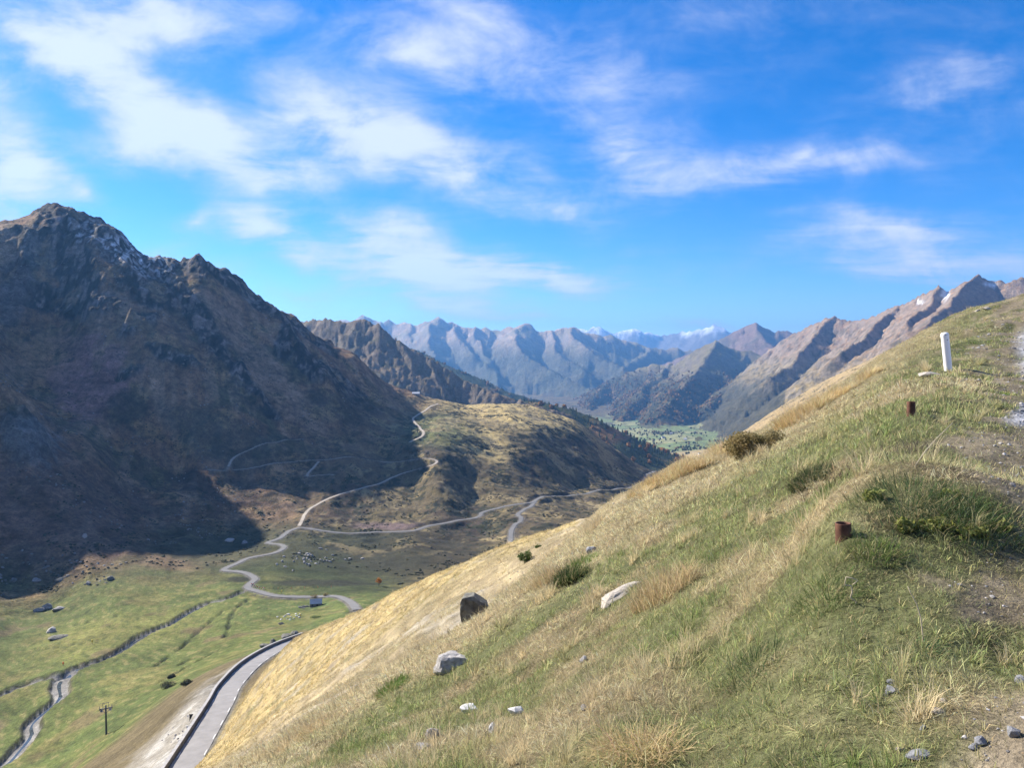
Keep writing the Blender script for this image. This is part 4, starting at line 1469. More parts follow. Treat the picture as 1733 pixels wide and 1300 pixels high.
me.materials.append(ROCKM['dark'])
o = obj('boulder', me, None, (p[0], p[1] + 12 * u_, p[2]))
tag(o, 'dark angular boulder standing upright and alone on the bare slope', 'boulder')
rock('boulder', 760, 1136, 54, 44, 'pale', 'rounded pale grey boulder at the edge of the near grass', 'boulder', 8, 6, 40, 0.36, 0.9, -0.3)
rock('stone_slab', 1045, 1016, 66, 24, 'tan', 'long pale stone slab lying in grass beside straw tuft', 'stone', 14, 4, 40, 0.25, 0.6, -0.55)
for i, (px, py, w, h, m, lab) in enumerate([
        (793, 1206, 34, 15, 'white', 'flat whitish stone left of the two pale stones in the grass'),
        (872, 1211, 25, 18, 'white', 'knobbly whitish stone in grass above the bottom edge'),
        (835, 1241, 14, 20, 'white', 'small bright white stone standing upright in the grass'),
        (732, 1250, 18, 20, 'pale', 'narrow pale stone low on the left of the near grass'),
        (717, 1270, 26, 14, 'pale', 'lichened pale stone lowest on the near grass slope'),
        (988, 1122, 14, 14, 'pale', 'single small pale stone in the middle of the near grass'),
        (988, 1204, 10, 12, 'pale', 'little pale stone half hidden in green grass'),
        (1511, 1158, 14, 9, 'blue', 'small bluish stone on worn ground, upper of a pair'),
        (1511, 1173, 22, 13, 'blue', 'dark bluish stone on worn ground, lower of a pair'),
        (1556, 1284, 36, 14, 'blue', 'flat bluish stone at the bottom edge of the dirt'),
        (1718, 1248, 22, 22, 'blue', 'round bluish stone at the bottom right corner'),
        (1664, 1262, 20, 14, 'blue', 'grey stone in the dirt left of the round bluish stone'),
        (1650, 1270, 16, 10, 'blue', 'smallest grey stone in the dirt near bottom right'),
        (1728, 1156, 18, 14, 'blue', 'grey stone at the right edge of the worn ground'),
        (1590, 1207, 24, 9, 'tan', 'thin tan stone lying at the edge of the dirt'),
        (1597, 1190, 12, 8, 'tan', 'tiny tan stone above the thin tan stone'),
        (1563, 1236, 10, 9, 'blue', 'small grey stone at the left edge of the dirt'),
        (1524, 1272, 12, 8, 'tan', 'pinkish stone by the grass at the bottom'),
        (1673, 524, 14, 5, 'tan', 'pale block on the skyline of the near slope'),
        (1655, 527, 8, 4, 'tan', 'smaller pale block on the skyline left of its neighbour'),
        (1578, 637, 32, 9, 'tan', 'flat brown stone at the foot of the white post'),
        (1500, 1178, 9, 6, 'blue', 'dark pebble beside the pair of bluish stones'),
        (1001, 935, 22, 12, 'blue', 'grey slate pieces on the eroded edge above the dark tuft')]):
    rock('stone', px, py, w, h, m, lab, 'stone', 30 + i, 1.5, 200, 0.28, 0.8, 0.0, sub=2)
for i, (px, py, w, h, m, lab) in enumerate([
        (85, 1071, 13, 12, 'pale', 'pale block standing in the meadow above a low grey rock'),
        (96, 1083, 26, 6, 'dark', 'low grey rock below the pale block in the meadow'),
        (79, 1032, 16, 11, 'grey', 'tallest rock of the cluster at the meadow edge'),
        (64, 1036, 14, 7, 'grey', 'small rock left in the cluster at the meadow edge'),
        (98, 1034, 16, 8, 'grey', 'small rock right in the cluster at the meadow edge'),
        (447, 1098, 16, 12, 'dark', 'dark rock behind the road parapet, left of a pair'),
        (461, 1093, 13, 14, 'dark', 'dark rock behind the road parapet, right of a pair'),
        (481, 1081, 16, 8, 'dark', 'flat dark rock beyond the pair near the parapet'),
        (500, 1078, 14, 12, 'dark', 'dark rock at the edge of the golden slope beside the road'),
        (20, 985, 11, 6, 'dark', 'large boulder at the left foot of the mountain'),
        (100, 984, 13, 7, 'dark', 'broad boulder at the foot of the dark slope'),
        (148, 990, 9, 7, 'grey', 'pale boulder at the foot of the dark slope'),
        (185, 982, 12, 7, 'dark', 'grey boulder right at the foot of the dark slope'),
        (60, 985, 14, 9, 'grey', 'boulder between the large and the broad one'),
        (388, 917, 12, 6, 'pale', 'pale boulder beside the bend of the valley road'),
        (412, 921, 9, 7, 'grey', 'grey boulder right of the pale one near the bend'),
        (142, 910, 10, 7, 'pale', 'pale boulder alone on the dark lower slope'),
        (500, 1072, 8, 5, 'dark', 'dark stone in the meadow by the golden slope'),
        (475, 1058, 8, 5, 'dark', 'small dark stone in the meadow below the hut')]):
    rock('boulder', px, py, w, h, m, lab, 'boulder', 70 + i, 200, 900, 0.3, 0.9, 0.0, sub=2)
rg = np.random.default_rng(5)
for i in range(46):
    rock('boulder', rg.uniform(0, 205), 992 - abs(rg.normal(0, 28)), rg.uniform(2.5, 6), rg.uniform(2, 4.5), ('grey', 'dark', 'grey', 'dark')[i % 4], 'small boulder strewn over the foot of the dark mountain slope', 'boulder', 60 + i % 6, 350, 900, 0.3, 0.9, 0, 'boulders at the foot of the mountain', 2)
for i in range(40):
    rock('boulder', rg.normal(525, 32), rg.normal(948, 7), rg.uniform(2.5, 6), rg.uniform(2, 4.5), ('pale', 'grey', 'pale')[i % 3], 'small pale boulder in the rocky patch of the valley pasture', 'boulder', 60 + i % 6, 400, 1000, 0.3, 0.9, 0, 'boulders in the valley pasture', 2)
for i in range(14):
    rock('stone', 298 + rg.normal(0, 14), 1252 + rg.normal(0, 12), rg.uniform(2, 6), rg.uniform(2, 4), 'pale', 'white stone tipped on the bank below the near road', 'stone', 60 + i % 6, 130, 300, 0.3, 0.9, 0, 'white stones on the road bank', 2)
for i in range(16):
    rock('stone', rg.uniform(468, 508), rg.uniform(1040, 1050), rg.uniform(2, 4), rg.uniform(2, 3.5), 'white', 'white stone scattered in pasture below the stone hut', 'stone', 60 + i % 6, 300, 700, 0.3, 0.9, 0, 'white stones below the hut', 2)


# ================================================================== posts
def lathe(name, prof, m, n=20, smooth_=True, close=True):
    V, F = [], []
    for r_, z_ in prof:
        for k in range(n):
            a = 2 * math.pi * k / n
            V.append((r_ * math.cos(a), r_ * math.sin(a), z_))
    for i in range(len(prof) - 1):
        for k in range(n):
            F.append((i * n + k, i * n + (k + 1) % n, (i + 1) * n + (k + 1) % n, (i + 1) * n + k))
    if close:
        F.append(tuple(range((len(prof) - 1) * n, len(prof) * n)))
    me = new_mesh(name, V, F, m, smooth_)
    return me


def box(name, sx, sy, sz, m, loc=(0, 0, 0), bev=0.0, parent=None, rot=None):
    """box standing on its loc"""
    bm = bmesh.new()
    bmesh.ops.create_cube(bm, size=1.0)
    for v in bm.verts:
        v.co = (v.co.x * sx, v.co.y * sy, (v.co.z + 0.5) * sz)
    if bev:
        bmesh.ops.bevel(bm, geom=bm.edges[:], offset=bev, segments=2, affect='EDGES')
    me = bpy.data.meshes.new(name)
    bm.to_mesh(me)
    bm.free()
    me.materials.append(m)
    return obj(name, me, parent, loc, rot)


RUST = mat('rusty_steel', (0.10, 0.045, 0.03), 0.75, 0.45, 9.0, 0.004, metal=0.25, color2=(0.20, 0.095, 0.06))
WHITEP = mat('white_plastic', (0.80, 0.79, 0.80), 0.45, 0.04, 3.0, 0.0, spec=0.4)
DARKP = mat('dark_hole', (0.03, 0.03, 0.03), 0.8, 0.1, 3.0)


def rusty_pipe(px, py, wpx, hpx, label, tilt, cap=False):
    p = hitz(px, py, 2, 60)
    D = p[1]
    R0, Hh = wpx * D / FPX / 2, hpx * D / FPX
    t = empty('rusty_pipe', (p[0], p[1] + R0, p[2]))
    t.rotation_euler = tilt
    ti = R0 * 0.86
    o = obj('pipe_wall', lathe('pipe_wall', [(R0 * 1.01, -0.15), (R0, Hh * 0.5), (R0 * 0.995, Hh - 0.004), (R0 * 0.985, Hh), (ti, Hh), (ti * 0.99, Hh - 0.01), (ti * 0.98, Hh * 0.55)], RUST, 28, True, False), t)
    o2 = obj('soil_fill', lathe('soil_fill', [(ti * 0.985, Hh * 0.55), (ti * 0.5, Hh * 0.62)], mat('pipe_soil', (0.10, 0.07, 0.045), 0.95, 0.4, 20, 0.01), 20), t)
    tag(t, label, 'pipe', 'cut-off rusty pipes')
    return t


rusty_pipe(1433, 913, 26, 25, 'short rusty pipe stump open at the top among leafy plants', (0.0, -0.04, 0))
rusty_pipe(1545, 704, 13.5, 24, 'farther rusty pipe stump beyond the leafy mound', (0.0, 0.0, 0))
p = hitz(1605, 628, 8, 40)
PD = p[1]
PR, PHT = 12.4 * PD / FPX / 2, 66 * PD / FPX
wp = empty('marker_post', tuple(p))
wp.rotation_euler = (0.05, -0.15, 0)
prof = [(PR, -0.25), (PR, PHT * 0.93), (PR * 0.97, PHT * 0.955), (PR * 0.88, PHT * 0.975), (PR * 0.7, PHT * 0.99), (PR * 0.4, PHT * 0.998), (PR * 0.1, PHT)]
obj('shaft', lathe('shaft', prof[:2], WHITEP, 28, True, False), wp)
cap = obj('cap', lathe('cap', [(PR * 1.03, PHT * 0.90)] + [(r_ * 1.03, z_) for r_, z_ in prof[1:]], WHITEP, 28), wp)
box('bolt_hole', 0.018, 0.01, 0.018, DARKP, (0, -PR * 1.0, PHT * 0.80), parent=wp)
box('cap_slot', PR * 0.8, 0.012, 0.015, DARKP, (0, -PR * 0.93, PHT * 0.935), parent=wp)
tag(wp, 'white rounded marker post leaning left on the near slope', 'post')

# ================================================================== tufts, shrubs and plants
def tuft(px, py, n_, rad, hlo, hhi, color, label, seed, dmin=1.5, dmax=60, lean=0.45, cat='grass tuft', bias=None, wmul=1.0, droop=0.7):
    p = hitz(px, py, dmin, dmax)
    rg = np.random.default_rng(seed)
    a, rr = rg.uniform(0, 2 * math.pi, n_), rad * np.sqrt(rg.uniform(size=n_))
    b = np.stack([p[0] + rr * np.cos(a), p[1] + rr * np.sin(a)], 1)
    bz = grid_z(b[:, 0], b[:, 1])
    az_ = a + rg.normal(0, 0.5, n_)
    if bias is not None:
        az_ = np.where(rg.uniform(size=n_) < 0.5, bias + rg.normal(0, 0.6, n_), az_)
    ln_ = np.abs(rg.normal(lean, lean * 0.5, n_)) + 0.5 * rr / rad * lean
    L_ = rg.uniform(hlo, hhi, n_) * (1 - 0.35 * rr / rad)
    c_ = np.array(color)[None] * (1 + 0.25 * rg.normal(size=(n_, 1))).clip(0.4, 1.7) * (1 + 0.06 * rg.normal(size=(n_, 3)))
    dead = rg.uniform(size=n_) < 0.2
    c_ = lerp(c_, (0.55, 0.44, 0.24), dead * 0.7)
    o = build_blades('grass_tuft', np.c_[b, bz - 0.01], az_, L_, ln_.clip(0, 1.4), np.maximum(0.0035, 0.0006 * p[1]) * rg.uniform(0.7, 1.3, n_) * wmul, rg.uniform(0.1, droop, n_), c_.clip(0.02, 0.8), BLADE_MAT, None)
    tag(o, label, cat)
    return o


STRAW, GOLDS, DKGR, MIDGR = (0.55, 0.45, 0.27), (0.50, 0.39, 0.21), (0.055, 0.085, 0.03), (0.12, 0.19, 0.05)
tuft(1125, 1008, 1500, 0.34, 0.12, 0.50, (0.54, 0.44, 0.26), 'tall golden straw tuft right of the pale stone slab', 1, 3, 30, 0.35, bias=3.4)
tuft(1085, 1275, 1100, 0.22, 0.14, 0.34, (0.58, 0.46, 0.25), 'bleached straw tuft at the bottom edge of the picture', 2, 2, 12, 0.8, bias=3.6)
tuft(965, 985, 1300, 0.26, 0.20, 0.48, DKGR, 'dark green grass tuft on the eroded edge', 3, 6, 40, 0.4)
tuft(985, 958, 600, 0.30, 0.15, 0.35, (0.13, 0.22, 0.05), 'bright green grass behind the dark tuft', 4, 8, 40, 0.5)
tuft(930, 985, 900, 0.30, 0.25, 0.55, STRAW, 'straw tuft left of the dark green tuft', 5, 6, 40, 0.5, bias=3.4)
tuft(665, 1166, 700, 0.25, 0.15, 0.32, MIDGR, 'isolated green tuft at the left edge of the near grass', 6, 6, 40, 0.5)
tuft(520, 1245, 1300, 0.55, 0.2, 0.45, STRAW, 'spreading straw tuft on the lower left of the near slope', 7, 6, 40, 0.7, bias=3.4)
ORD = ('first', 'second', 'third', 'fourth', 'fifth', 'sixth', 'seventh', 'eighth', 'ninth', 'tenth', 'eleventh', 'twelfth', 'thirteenth')
for i, (px, py, hh, rr_) in enumerate([(1085, 836, .45, .4), (1108, 822, .6, .45), (1128, 812, .5, .5), (1152, 800, .7, .5), (1178, 792, .5, .4), (1200, 782, .65, .5), (1228, 770, .9, .45), (1342, 716, .95, .5), (1362, 705, .5, .4), (1384, 692, .8, .4), (1412, 672, .5, .45), (1440, 655, .4, .4), (1470, 636, .45, .4)]):
    tuft(px, py, 1300, rr_, hh * 0.35, hh, ((0.68, 0.54, 0.31), (0.62, 0.47, 0.25), (0.74, 0.62, 0.40))[i % 3], '%s golden straw tuft from the left along the edge of the near slope' % ORD[i], 20 + i, 9, 60, 0.38 + 0.1 * (i % 3), bias=3.3 if i % 2 else None, wmul=0.6)
tuft(1640, 880, 900, 0.32, 0.12, 0.26, (0.08, 0.13, 0.045), 'lush dark green grass mound right of the near pipe', 40, 3, 20, 0.7)
tuft(1540, 850, 1100, 0.40, 0.14, 0.32, (0.075, 0.12, 0.05), 'long bluish green grass behind the near pipe', 41, 3, 20, 0.7)
tuft(1480, 935, 500, 0.16, 0.08, 0.2, (0.12, 0.17, 0.05), 'green grass at the foot of the near pipe', 42, 2.5, 20, 0.7)
tuft(1560, 1105, 500, 0.10, 0.05, 0.13, (0.10, 0.16, 0.075), 'bluish green tuft under the pale stalk', 43, 2, 12, 0.8)
tuft(1280, 1130, 600, 0.20, 0.07, 0.17, (0.08, 0.13, 0.05), 'dark green tuft below the bent twig, to its left', 44, 2, 12, 0.7)
tuft(1400, 1010, 700, 0.20, 0.07, 0.17, (0.09, 0.14, 0.045), 'dark green patch of grass around the bent twig', 45, 2, 12, 0.7)
tuft(1700, 668, 250, 0.2, 0.05, 0.13, (0.17, 0.26, 0.04), 'bright green patch of grass on the worn ground', 46, 6, 40, 0.8)
tuft(1625, 695, 350, 0.3, 0.07, 0.16, (0.10, 0.14, 0.05), 'dull green grass patch right of the farther pipe', 47, 6, 40, 0.8)

LEAFM = mat('shrub_leaf', (0.17, 0.165, 0.07), 0.8, 0.35, 2.5, color2=(0.36, 0.27, 0.12))
def leafy(m, k=0.4):
    nt = m.node_tree
    b = nt.nodes['Principled BSDF']
    out = nt.nodes['Material Output']
    tr = nt.nodes.new('ShaderNodeBsdfTranslucent')
    mx = nt.nodes.new('ShaderNodeMixShader')
    mx.inputs[0].default_value = k
    nt.links.new(b.inputs['Base Color'].links[0].from_socket, tr.inputs['Color'])
    nt.links.new(b.outputs[0], mx.inputs[1])
    nt.links.new(tr.outputs[0], mx.inputs[2])
    nt.links.new(mx.outputs[0], out.inputs['Surface'])
    return m


LEAFG = mat('green_shrub_leaf', (0.09, 0.14, 0.035), 0.8, 0.35, 6.0)
LEAFO = mat('autumn_leaf', (0.36, 0.15, 0.03), 0.8, 0.35, 3.0)
LEAFY = mat('yellow_green_leaf', (0.22, 0.29, 0.09), 0.7, 0.3, 14.0, color2=(0.36, 0.33, 0.08))
for _m in (LEAFM, LEAFG, LEAFO, LEAFY):
    leafy(_m)
BARK = mat('shrub_bark', (0.10, 0.075, 0.05), 0.9, 0.3, 8.0)


def stick(name, pts, rads, m, n=6, parent=None):
    pts = np.asarray(pts, float)
    V, F = [], []
    for i, q in enumerate(pts):
        t = pts[min(i + 1, len(pts) - 1)] - pts[max(i - 1, 0)]
        t /= np.linalg.norm(t) + 1e-9
        a = np.cross(t, (0.3, 0.9, 0.2))
        a /= np.linalg.norm(a)
        b = np.cross(t, a)
        for k in range(n):
            an = 2 * math.pi * k / n
            V.append(q + rads[i] * (math.cos(an) * a + math.sin(an) * b))
    for i in range(len(pts) - 1):
        for k in range(n):
            F.append((i * n + k, i * n + (k + 1) % n, (i + 1) * n + (k + 1) % n, (i + 1) * n + k))
    F += [tuple(range(n))[::-1], tuple(range((len(pts) - 1) * n, len(pts) * n))]
    return obj(name, new_mesh(name, V, F, m, True), parent)


def leaf_cloud(lobes, n_, size, seed, lift=0.5):
    """many small leaf faces through a crown made of lobes (centre, radii)"""
    rg = np.random.default_rng(seed)
    V, F = [], []
    wts = np.array([l[3] * l[4] * l[5] for l in lobes]) ** 0.67
    ch = rg.choice(len(lobes), n_, p=wts / wts.sum())
    for i in range(n_):
        cx, cy, cz, rx, ry, rz_ = lobes[ch[i]]
        d = rg.normal(size=3)
        d /= np.linalg.norm(d)
        rr = rg.uniform(0.45, 1.06)
        c = np.array([cx + d[0] * rx * rr, cy + d[1] * ry * rr, cz + d[2] * rz_ * rr])
        if c[2] < -0.35 * rz_:
            c[2] = -0.35 * rz_ * rg.uniform()
        u = rg.normal(size=3)
        u /= np.linalg.norm(u)
        w = np.cross(u, d + rg.normal(0, 0.5, 3))
        w /= np.linalg.norm(w) + 1e-9
        s_ = size * rg.uniform(0.6, 1.4)
        k = len(V)
        V += [c - u * s_, c + w * s_ * 0.45, c + u * s_, c - w * s_ * 0.45]
        F.append((k, k + 1, k + 2, k + 3))
    return V, F


def shrub(name, px, py, w, h, m, label, cat, seed, n_=2600, leaf=0.05, dmin=1.5, dmax=200, lobes_n=7, depth=0.8):
    p = hitz(px, py, dmin, dmax)
    D = p[1]
    W_, H_ = w * D / FPX, h * D / FPX
    rg = np.random.default_rng(seed)
    t = empty(name, (p[0], p[1], p[2] - 0.16 * H_))
    lobes = [(rg.uniform(-0.33, 0.33) * W_, rg.uniform(-0.3, 0.3) * W_ * depth, rg.uniform(0.08, 0.6) * H_, rg.uniform(0.18, 0.30) * W_, rg.uniform(0.2, 0.3) * W_ * depth, rg.uniform(0.25, 0.40) * H_) for _ in range(lobes_n)]
    V, F = leaf_cloud(lobes, n_, leaf, seed)
    obj('foliage', new_mesh('foliage', V, F, m), t)
    for k in range(4):
        lb = lobes[k % len(lobes)]
        stick('stem', [(rg.normal(0, 0.04) * W_, 0, -0.05 * H_), (lb[0] * 0.5, lb[1] * 0.5, H_ * 0.3), (lb[0], lb[1], lb[2])], [0.02 * W_, 0.013 * W_, 0.006 * W_], BARK, 5, t)
    tag(t, label, cat)
    return t


shrub('shrub', 1285, 766, 112, 52, LEAFM, 'low olive brown bush spreading along the edge of the near slope', 'bush', 11, 14000, 0.033, 9, 80, 22)
tuft(1372, 814, 1500, 0.24, 0.10, 0.34, (0.06, 0.085, 0.04), 'dark green grass tuft in the hollow above the straw bank', 48, 5, 40, 0.5)
shrub('shrub', 889, 952, 26, 28, LEAFG, 'bright green bush on the bare edge of the golden slope', 'bush', 13, 1200, 0.06, 20, 150, 5)
shrub('shrub', 908, 928, 18, 10, LEAFG, 'low green bush behind the bright green one', 'bush', 14, 500, 0.06, 20, 150, 4)
for i, (px, py, w, h, lab) in enumerate([(1585, 892, 60, 34, 'leafy green plant with yellowing leaves right of the near pipe'), (1640, 905, 70, 36, 'broad leafy plant with yellow leaves on the green mound'), (1530, 895, 46, 30, 'leafy plant just right of the near pipe'),
                                        (1690, 900, 60, 30, 'leafy plant at the right end of the green mound'), (1480, 845, 40, 26, 'small leafy plant above the near pipe'), (1605, 840, 36, 24, 'leafy plant with orange tip behind the green mound')]):
    shrub('leafy_plant', px, py, w, h, LEAFY, lab, 'plant', 50 + i, 170, 0.022, 2.5, 20, 6)

DRY = mat('dry_stalk', (0.55, 0.46, 0.33), 0.8, 0.2, 20.0)


def stalk(name, s_, D, r0, r1, label, cat, lean=0.0):
    q = [P(a, b, D + lean * i) for i, (a, b) in enumerate(parse(s_))]
    q[0][2] = min(q[0][2], float(grid_z(np.array([q[0][0]]), np.array([q[0][1]]))[0])) - 0.02
    o = stick(name, q, np.linspace(r0, r1, len(q)), DRY, 6)
    tag(o, label, cat)


d1 = hitz(1563, 1092, 2, 12)[1]
stalk('dry_stalk', '1564 1094;1561 1070;1558 1045;1551 1022;1542 1006;1536 993', d1, 0.0035, 0.0016, 'pale dry stalk standing upright on the worn grass', 'stalk')
d2 = hitz(1444, 1024, 2, 12)[1]
stalk('bent_twig', '1446 1026;1449 1019;1439 1012;1442 1003;1441 992;1429 991;1432 977;1442 979;1452 983;1443 990', d2, 0.0042, 0.0030, 'bleached twig bent into a hook below the near pipe', 'twig', -0.004)
d3 = hitz(1545, 790, 3, 20)[1]
stalk('dry_stalk', '1545 790;1565 765;1585 742;1612 716', d3, 0.004, 0.002, 'long thin grass stalk slanting up right behind the mound', 'stalk')

# dead heather stems on the bank
HEATH = mat('dry_heather', (0.20, 0.13, 0.10), 0.85, 0.35, 15.0)
for i, (px, py, n_, lab) in enumerate([(1430, 815, 46, 'thicket of dry brown stems above the near pipe'), (1515, 775, 34, 'pinkish dead stems on top of the bank'), (1300, 845, 30, 'dark dry heather along the hollow'), (1570, 775, 26, 'dark dead stems right on top of the bank')]):
    p = hitz(px, py, 3, 30)
    t = empty('dead_stems', tuple(p))
    V, F = [], []
    for k in range(n_):
        a = random.uniform(0, 6.28)
        rr = random.uniform(0, 0.35)
        hh = random.uniform(0.08, 0.28)
        b = np.array([rr * 1.6 * math.cos(a), rr * 0.6 * math.sin(a), -0.02])
        c = b + np.array([random.gauss(0, 0.06), random.gauss(0, 0.05), hh])
        e = np.array([0.002, 0, 0])
        k0 = len(V)
        mid_ = (b + c) / 2 + np.array([random.gauss(0, 0.02), random.gauss(0, 0.02), 0])
        br = mid_ + np.array([random.gauss(0, 0.06), random.gauss(0, 0.04), hh * 0.35])
        V += [b - e, b + e, mid_ + e, mid_ - e, c, br, mid_ + 2 * e]
        F += [(k0, k0 + 1, k0 + 2, k0 + 3), (k0 + 3, k0 + 2, k0 + 4), (k0 + 3, k0 + 6, k0 + 5)]
    for q in V:
        q[2] += float(grid_z(np.array([p[0] + q[0]]), np.array([p[1] + q[1]]))[0]) - p[2]
    obj('stems', new_mesh('stems', V, F, HEATH), t)
    tag(t, lab, 'dead stems')

# ================================================================== things down in the valley
HUT_STONE = mat('hut_stone', (0.20, 0.185, 0.17), 0.95, 0.45, 0.9, 0.05)
SLATE = mat('slate_roof', (0.20, 0.25, 0.33), 0.55, 0.2, 1.2, 0.02)
WOOD = mat('dark_wood', (0.06, 0.045, 0.035), 0.85, 0.3, 3.0)


def gable(name, L_, W_, hw, hr, wall_m, roof_m, loc, rz, label, cat='hut', door=True, eave=0.35, chimney=False, windows=0):
    t = empty(name, loc, rz)
    V = [(-L_ / 2, -W_ / 2, -1.5), (L_ / 2, -W_ / 2, -1.5), (L_ / 2, W_ / 2, -1.5), (-L_ / 2, W_ / 2, -1.5), (-L_ / 2, -W_ / 2, hw), (L_ / 2, -W_ / 2, hw), (L_ / 2, W_ / 2, hw), (-L_ / 2, W_ / 2, hw), (-L_ / 2, 0, hr), (L_ / 2, 0, hr)]
    obj('wall', new_mesh('wall', V, [(0, 1, 5, 4), (2, 3, 7, 6), (1, 2, 6, 9, 5), (3, 0, 4, 8, 7)], wall_m), t)
    sl = (hr - hw) / (W_ / 2)
    e, g, th = eave, 0.25, 0.14
    for sg, nm in ((-1, 'roof_slope'), (1, 'roof_slope')):
        y0, z0 = sg * (W_ / 2 + e), hw - sl * e
        V = [(-L_ / 2 - g, y0, z0 + 0.02), (L_ / 2 + g, y0, z0 + 0.02), (L_ / 2 + g, 0, hr + 0.02), (-L_ / 2 - g, 0, hr + 0.02)]
        V += [(a, b, c + th) for a, b, c in V]
        obj(nm, new_mesh(nm, V, [(3, 2, 1, 0), (4, 5, 6, 7), (0, 1, 5, 4), (1, 2, 6, 5), (2, 3, 7, 6), (3, 0, 4, 7)], roof_m), t)
    if door:
        box('door', 0.95, 0.12, 1.9, WOOD, (L_ * 0.1, -W_ / 2 - 0.02, 0), parent=t)
    for k in range(windows):
        box('window', 0.8, 0.12, 0.8, DARKP, (-L_ * 0.3 + k * L_ * 0.6 / max(1, windows - 1), -W_ / 2 - 0.02, 1.0), parent=t)
    if chimney:
        box('chimney', 0.6, 0.6, 1.2, wall_m, (L_ * 0.3, 0, hr - 0.4), parent=t)
    tag(t, label, cat)
    return t


p = hitz(535, 1026, 330, 700)
gable('stone_hut', 6.8, 5.2, 2.3, 4.3, HUT_STONE, SLATE, tuple(p), 0.22, 'small stone hut with bluish slate roof in the valley meadow', 'hut', True, windows=1)
for i, (px, py, L_, rz, lab) in enumerate([(519, 1028, 5.5, 0.15, 'low ruined stone wall left of the hut'), (511, 1030, 5.0, -0.5, 'crumbling end of the ruined wall left of the hut')]):
    q = hitz(px, py, 330, 700)
    t = empty('ruined_wall', tuple(q), rz)
    rgw = np.random.default_rng(i)
    for k in range(9):
        o = obj('stone', rock_mesh(60 + k % 6, 'grey', 2), t, (-L_ / 2 + L_ * k / 8, rgw.normal(0, 0.15), 0.3 + 0.2 * rgw.uniform()))
        o.scale = (0.55, 0.5, 0.5 + 0.4 * rgw.uniform())
    tag(t, lab, 'wall')
for i, (px, py, w, h, lab) in enumerate([(532, 1011, 16, 9, 'dark bush behind the roof of the stone hut'), (551, 1008, 14, 9, 'dark bush right behind the stone hut'), (534, 1046, 24, 7, 'green bushes on the bank in front of the hut')]):
    shrub('shrub', px, py + 1, w, h, LEAFM if i < 2 else LEAFG, lab, 'bush', 80 + i, 500, 0.25, 330, 800, 5)

DARKLEAF = leafy(mat('dark_scrub_leaf', (0.05, 0.05, 0.028), 0.85, 0.4, 2.0), 0.25)
for i, (px, py, w, h, lab) in enumerate([(283, 1166, 44, 22, 'dark thicket in the meadow above the brown bank'), (318, 1160, 28, 11, 'low dark thicket right of the larger one in the meadow'), (291, 1148, 14, 8, 'small dark thicket behind the larger one in the meadow')]):
    shrub('thicket', px, py, w, h, DARKLEAF, lab, 'bush', 90 + i, 1500, 0.22, 200, 500, 8)


def tree(px, py, h_px, w_px, m, label, seed, dmin, dmax, n_=900, leaf=0.28, group=None):
    p = hitz(px, py, dmin, dmax)
    D = p[1]
    Hh, W_ = h_px * D / FPX, w_px * D / FPX
    rg = np.random.default_rng(seed)
    t = empty('tree', tuple(p))
    stick('trunk', [(0, 0, -0.3), (rg.normal(0, .05), 0, Hh * 0.3), (rg.normal(0, .15), 0.1, Hh * 0.6), (0, 0, Hh * 0.85)], [0.035 * Hh, 0.028 * Hh, 0.018 * Hh, 0.006 * Hh], BARK, 7, t)
    lobes = [(rg.uniform(-0.28, 0.28) * W_, rg.uniform(-0.28, 0.28) * W_, rg.uniform(0.38, 0.82) * Hh, rg.uniform(0.18, 0.3) * W_, rg.uniform(0.18, 0.3) * W_, rg.uniform(0.12, 0.2) * Hh) for _ in range(9)]
    V, F = leaf_cloud(lobes, n_, leaf, seed)
    obj('crown', new_mesh('crown', V, F, m), t)
    tag(t, label, 'tree', group)


tree(641, 993, 17, 14, LEAFO, 'lone orange autumn tree on the dark valley side', 3, 400, 900)
tree(1180, 752, 14, 16, LEAFM, 'lone dark tree in the green fields of the far valley', 4, 2500, 6000, 700, 1.6)

# ski lift pylon
STEEL = mat('grey_steel', (0.09, 0.095, 0.10), 0.6, 0.2, 2.0, metal=0.3)
p = hitz(180, 1244, 200, 330)
Hh = 56 * p[1] / FPX
t = empty('lift_pylon', tuple(p), 0.5)
obj('mast', lathe('mast', [(0.34, -0.5), (0.30, Hh * 0.5), (0.24, Hh * 0.92)], STEEL, 14), t)
box('crossarm', 4.2, 0.3, 0.32, STEEL, (0, 0, Hh * 0.80), 0.02, t)
for sx_ in (-1, 1):
    sh = box('sheave_frame', 0.22, 2.6, 0.28, STEEL, (sx_ * 1.9, 0, Hh * 0.80 + 0.35), 0.02, t)
    for k in range(4):
        w_ = obj('wheel', lathe('wheel', [(0.28, -0.06), (0.30, 0), (0.28, 0.06)], DARKP, 12), sh, (0.0, -1.0 + k * 0.66, 0.28), (0, math.pi / 2, 0))
    box('work_platform', 0.9, 2.9, 0.06, STEEL, (sx_ * 1.35, 0, Hh * 0.80 - 0.25), 0, t)
    stick('brace', [(sx_ * 1.6, 0, Hh * 0.80), (0, 0, Hh * 0.66)], [0.07, 0.07], STEEL, 6, t)
box('gantry', 2.2, 0.14, 0.14, STEEL, (0, 0, Hh * 0.98), 0, t)
for sx_ in (-0.9, 0.9):
    box('gantry_post', 0.12, 0.12, Hh * 0.17, STEEL, (sx_, 0, Hh * 0.83), 0, t)
tag(t, 'dark ski lift pylon standing in the meadow below the road', 'pylon')

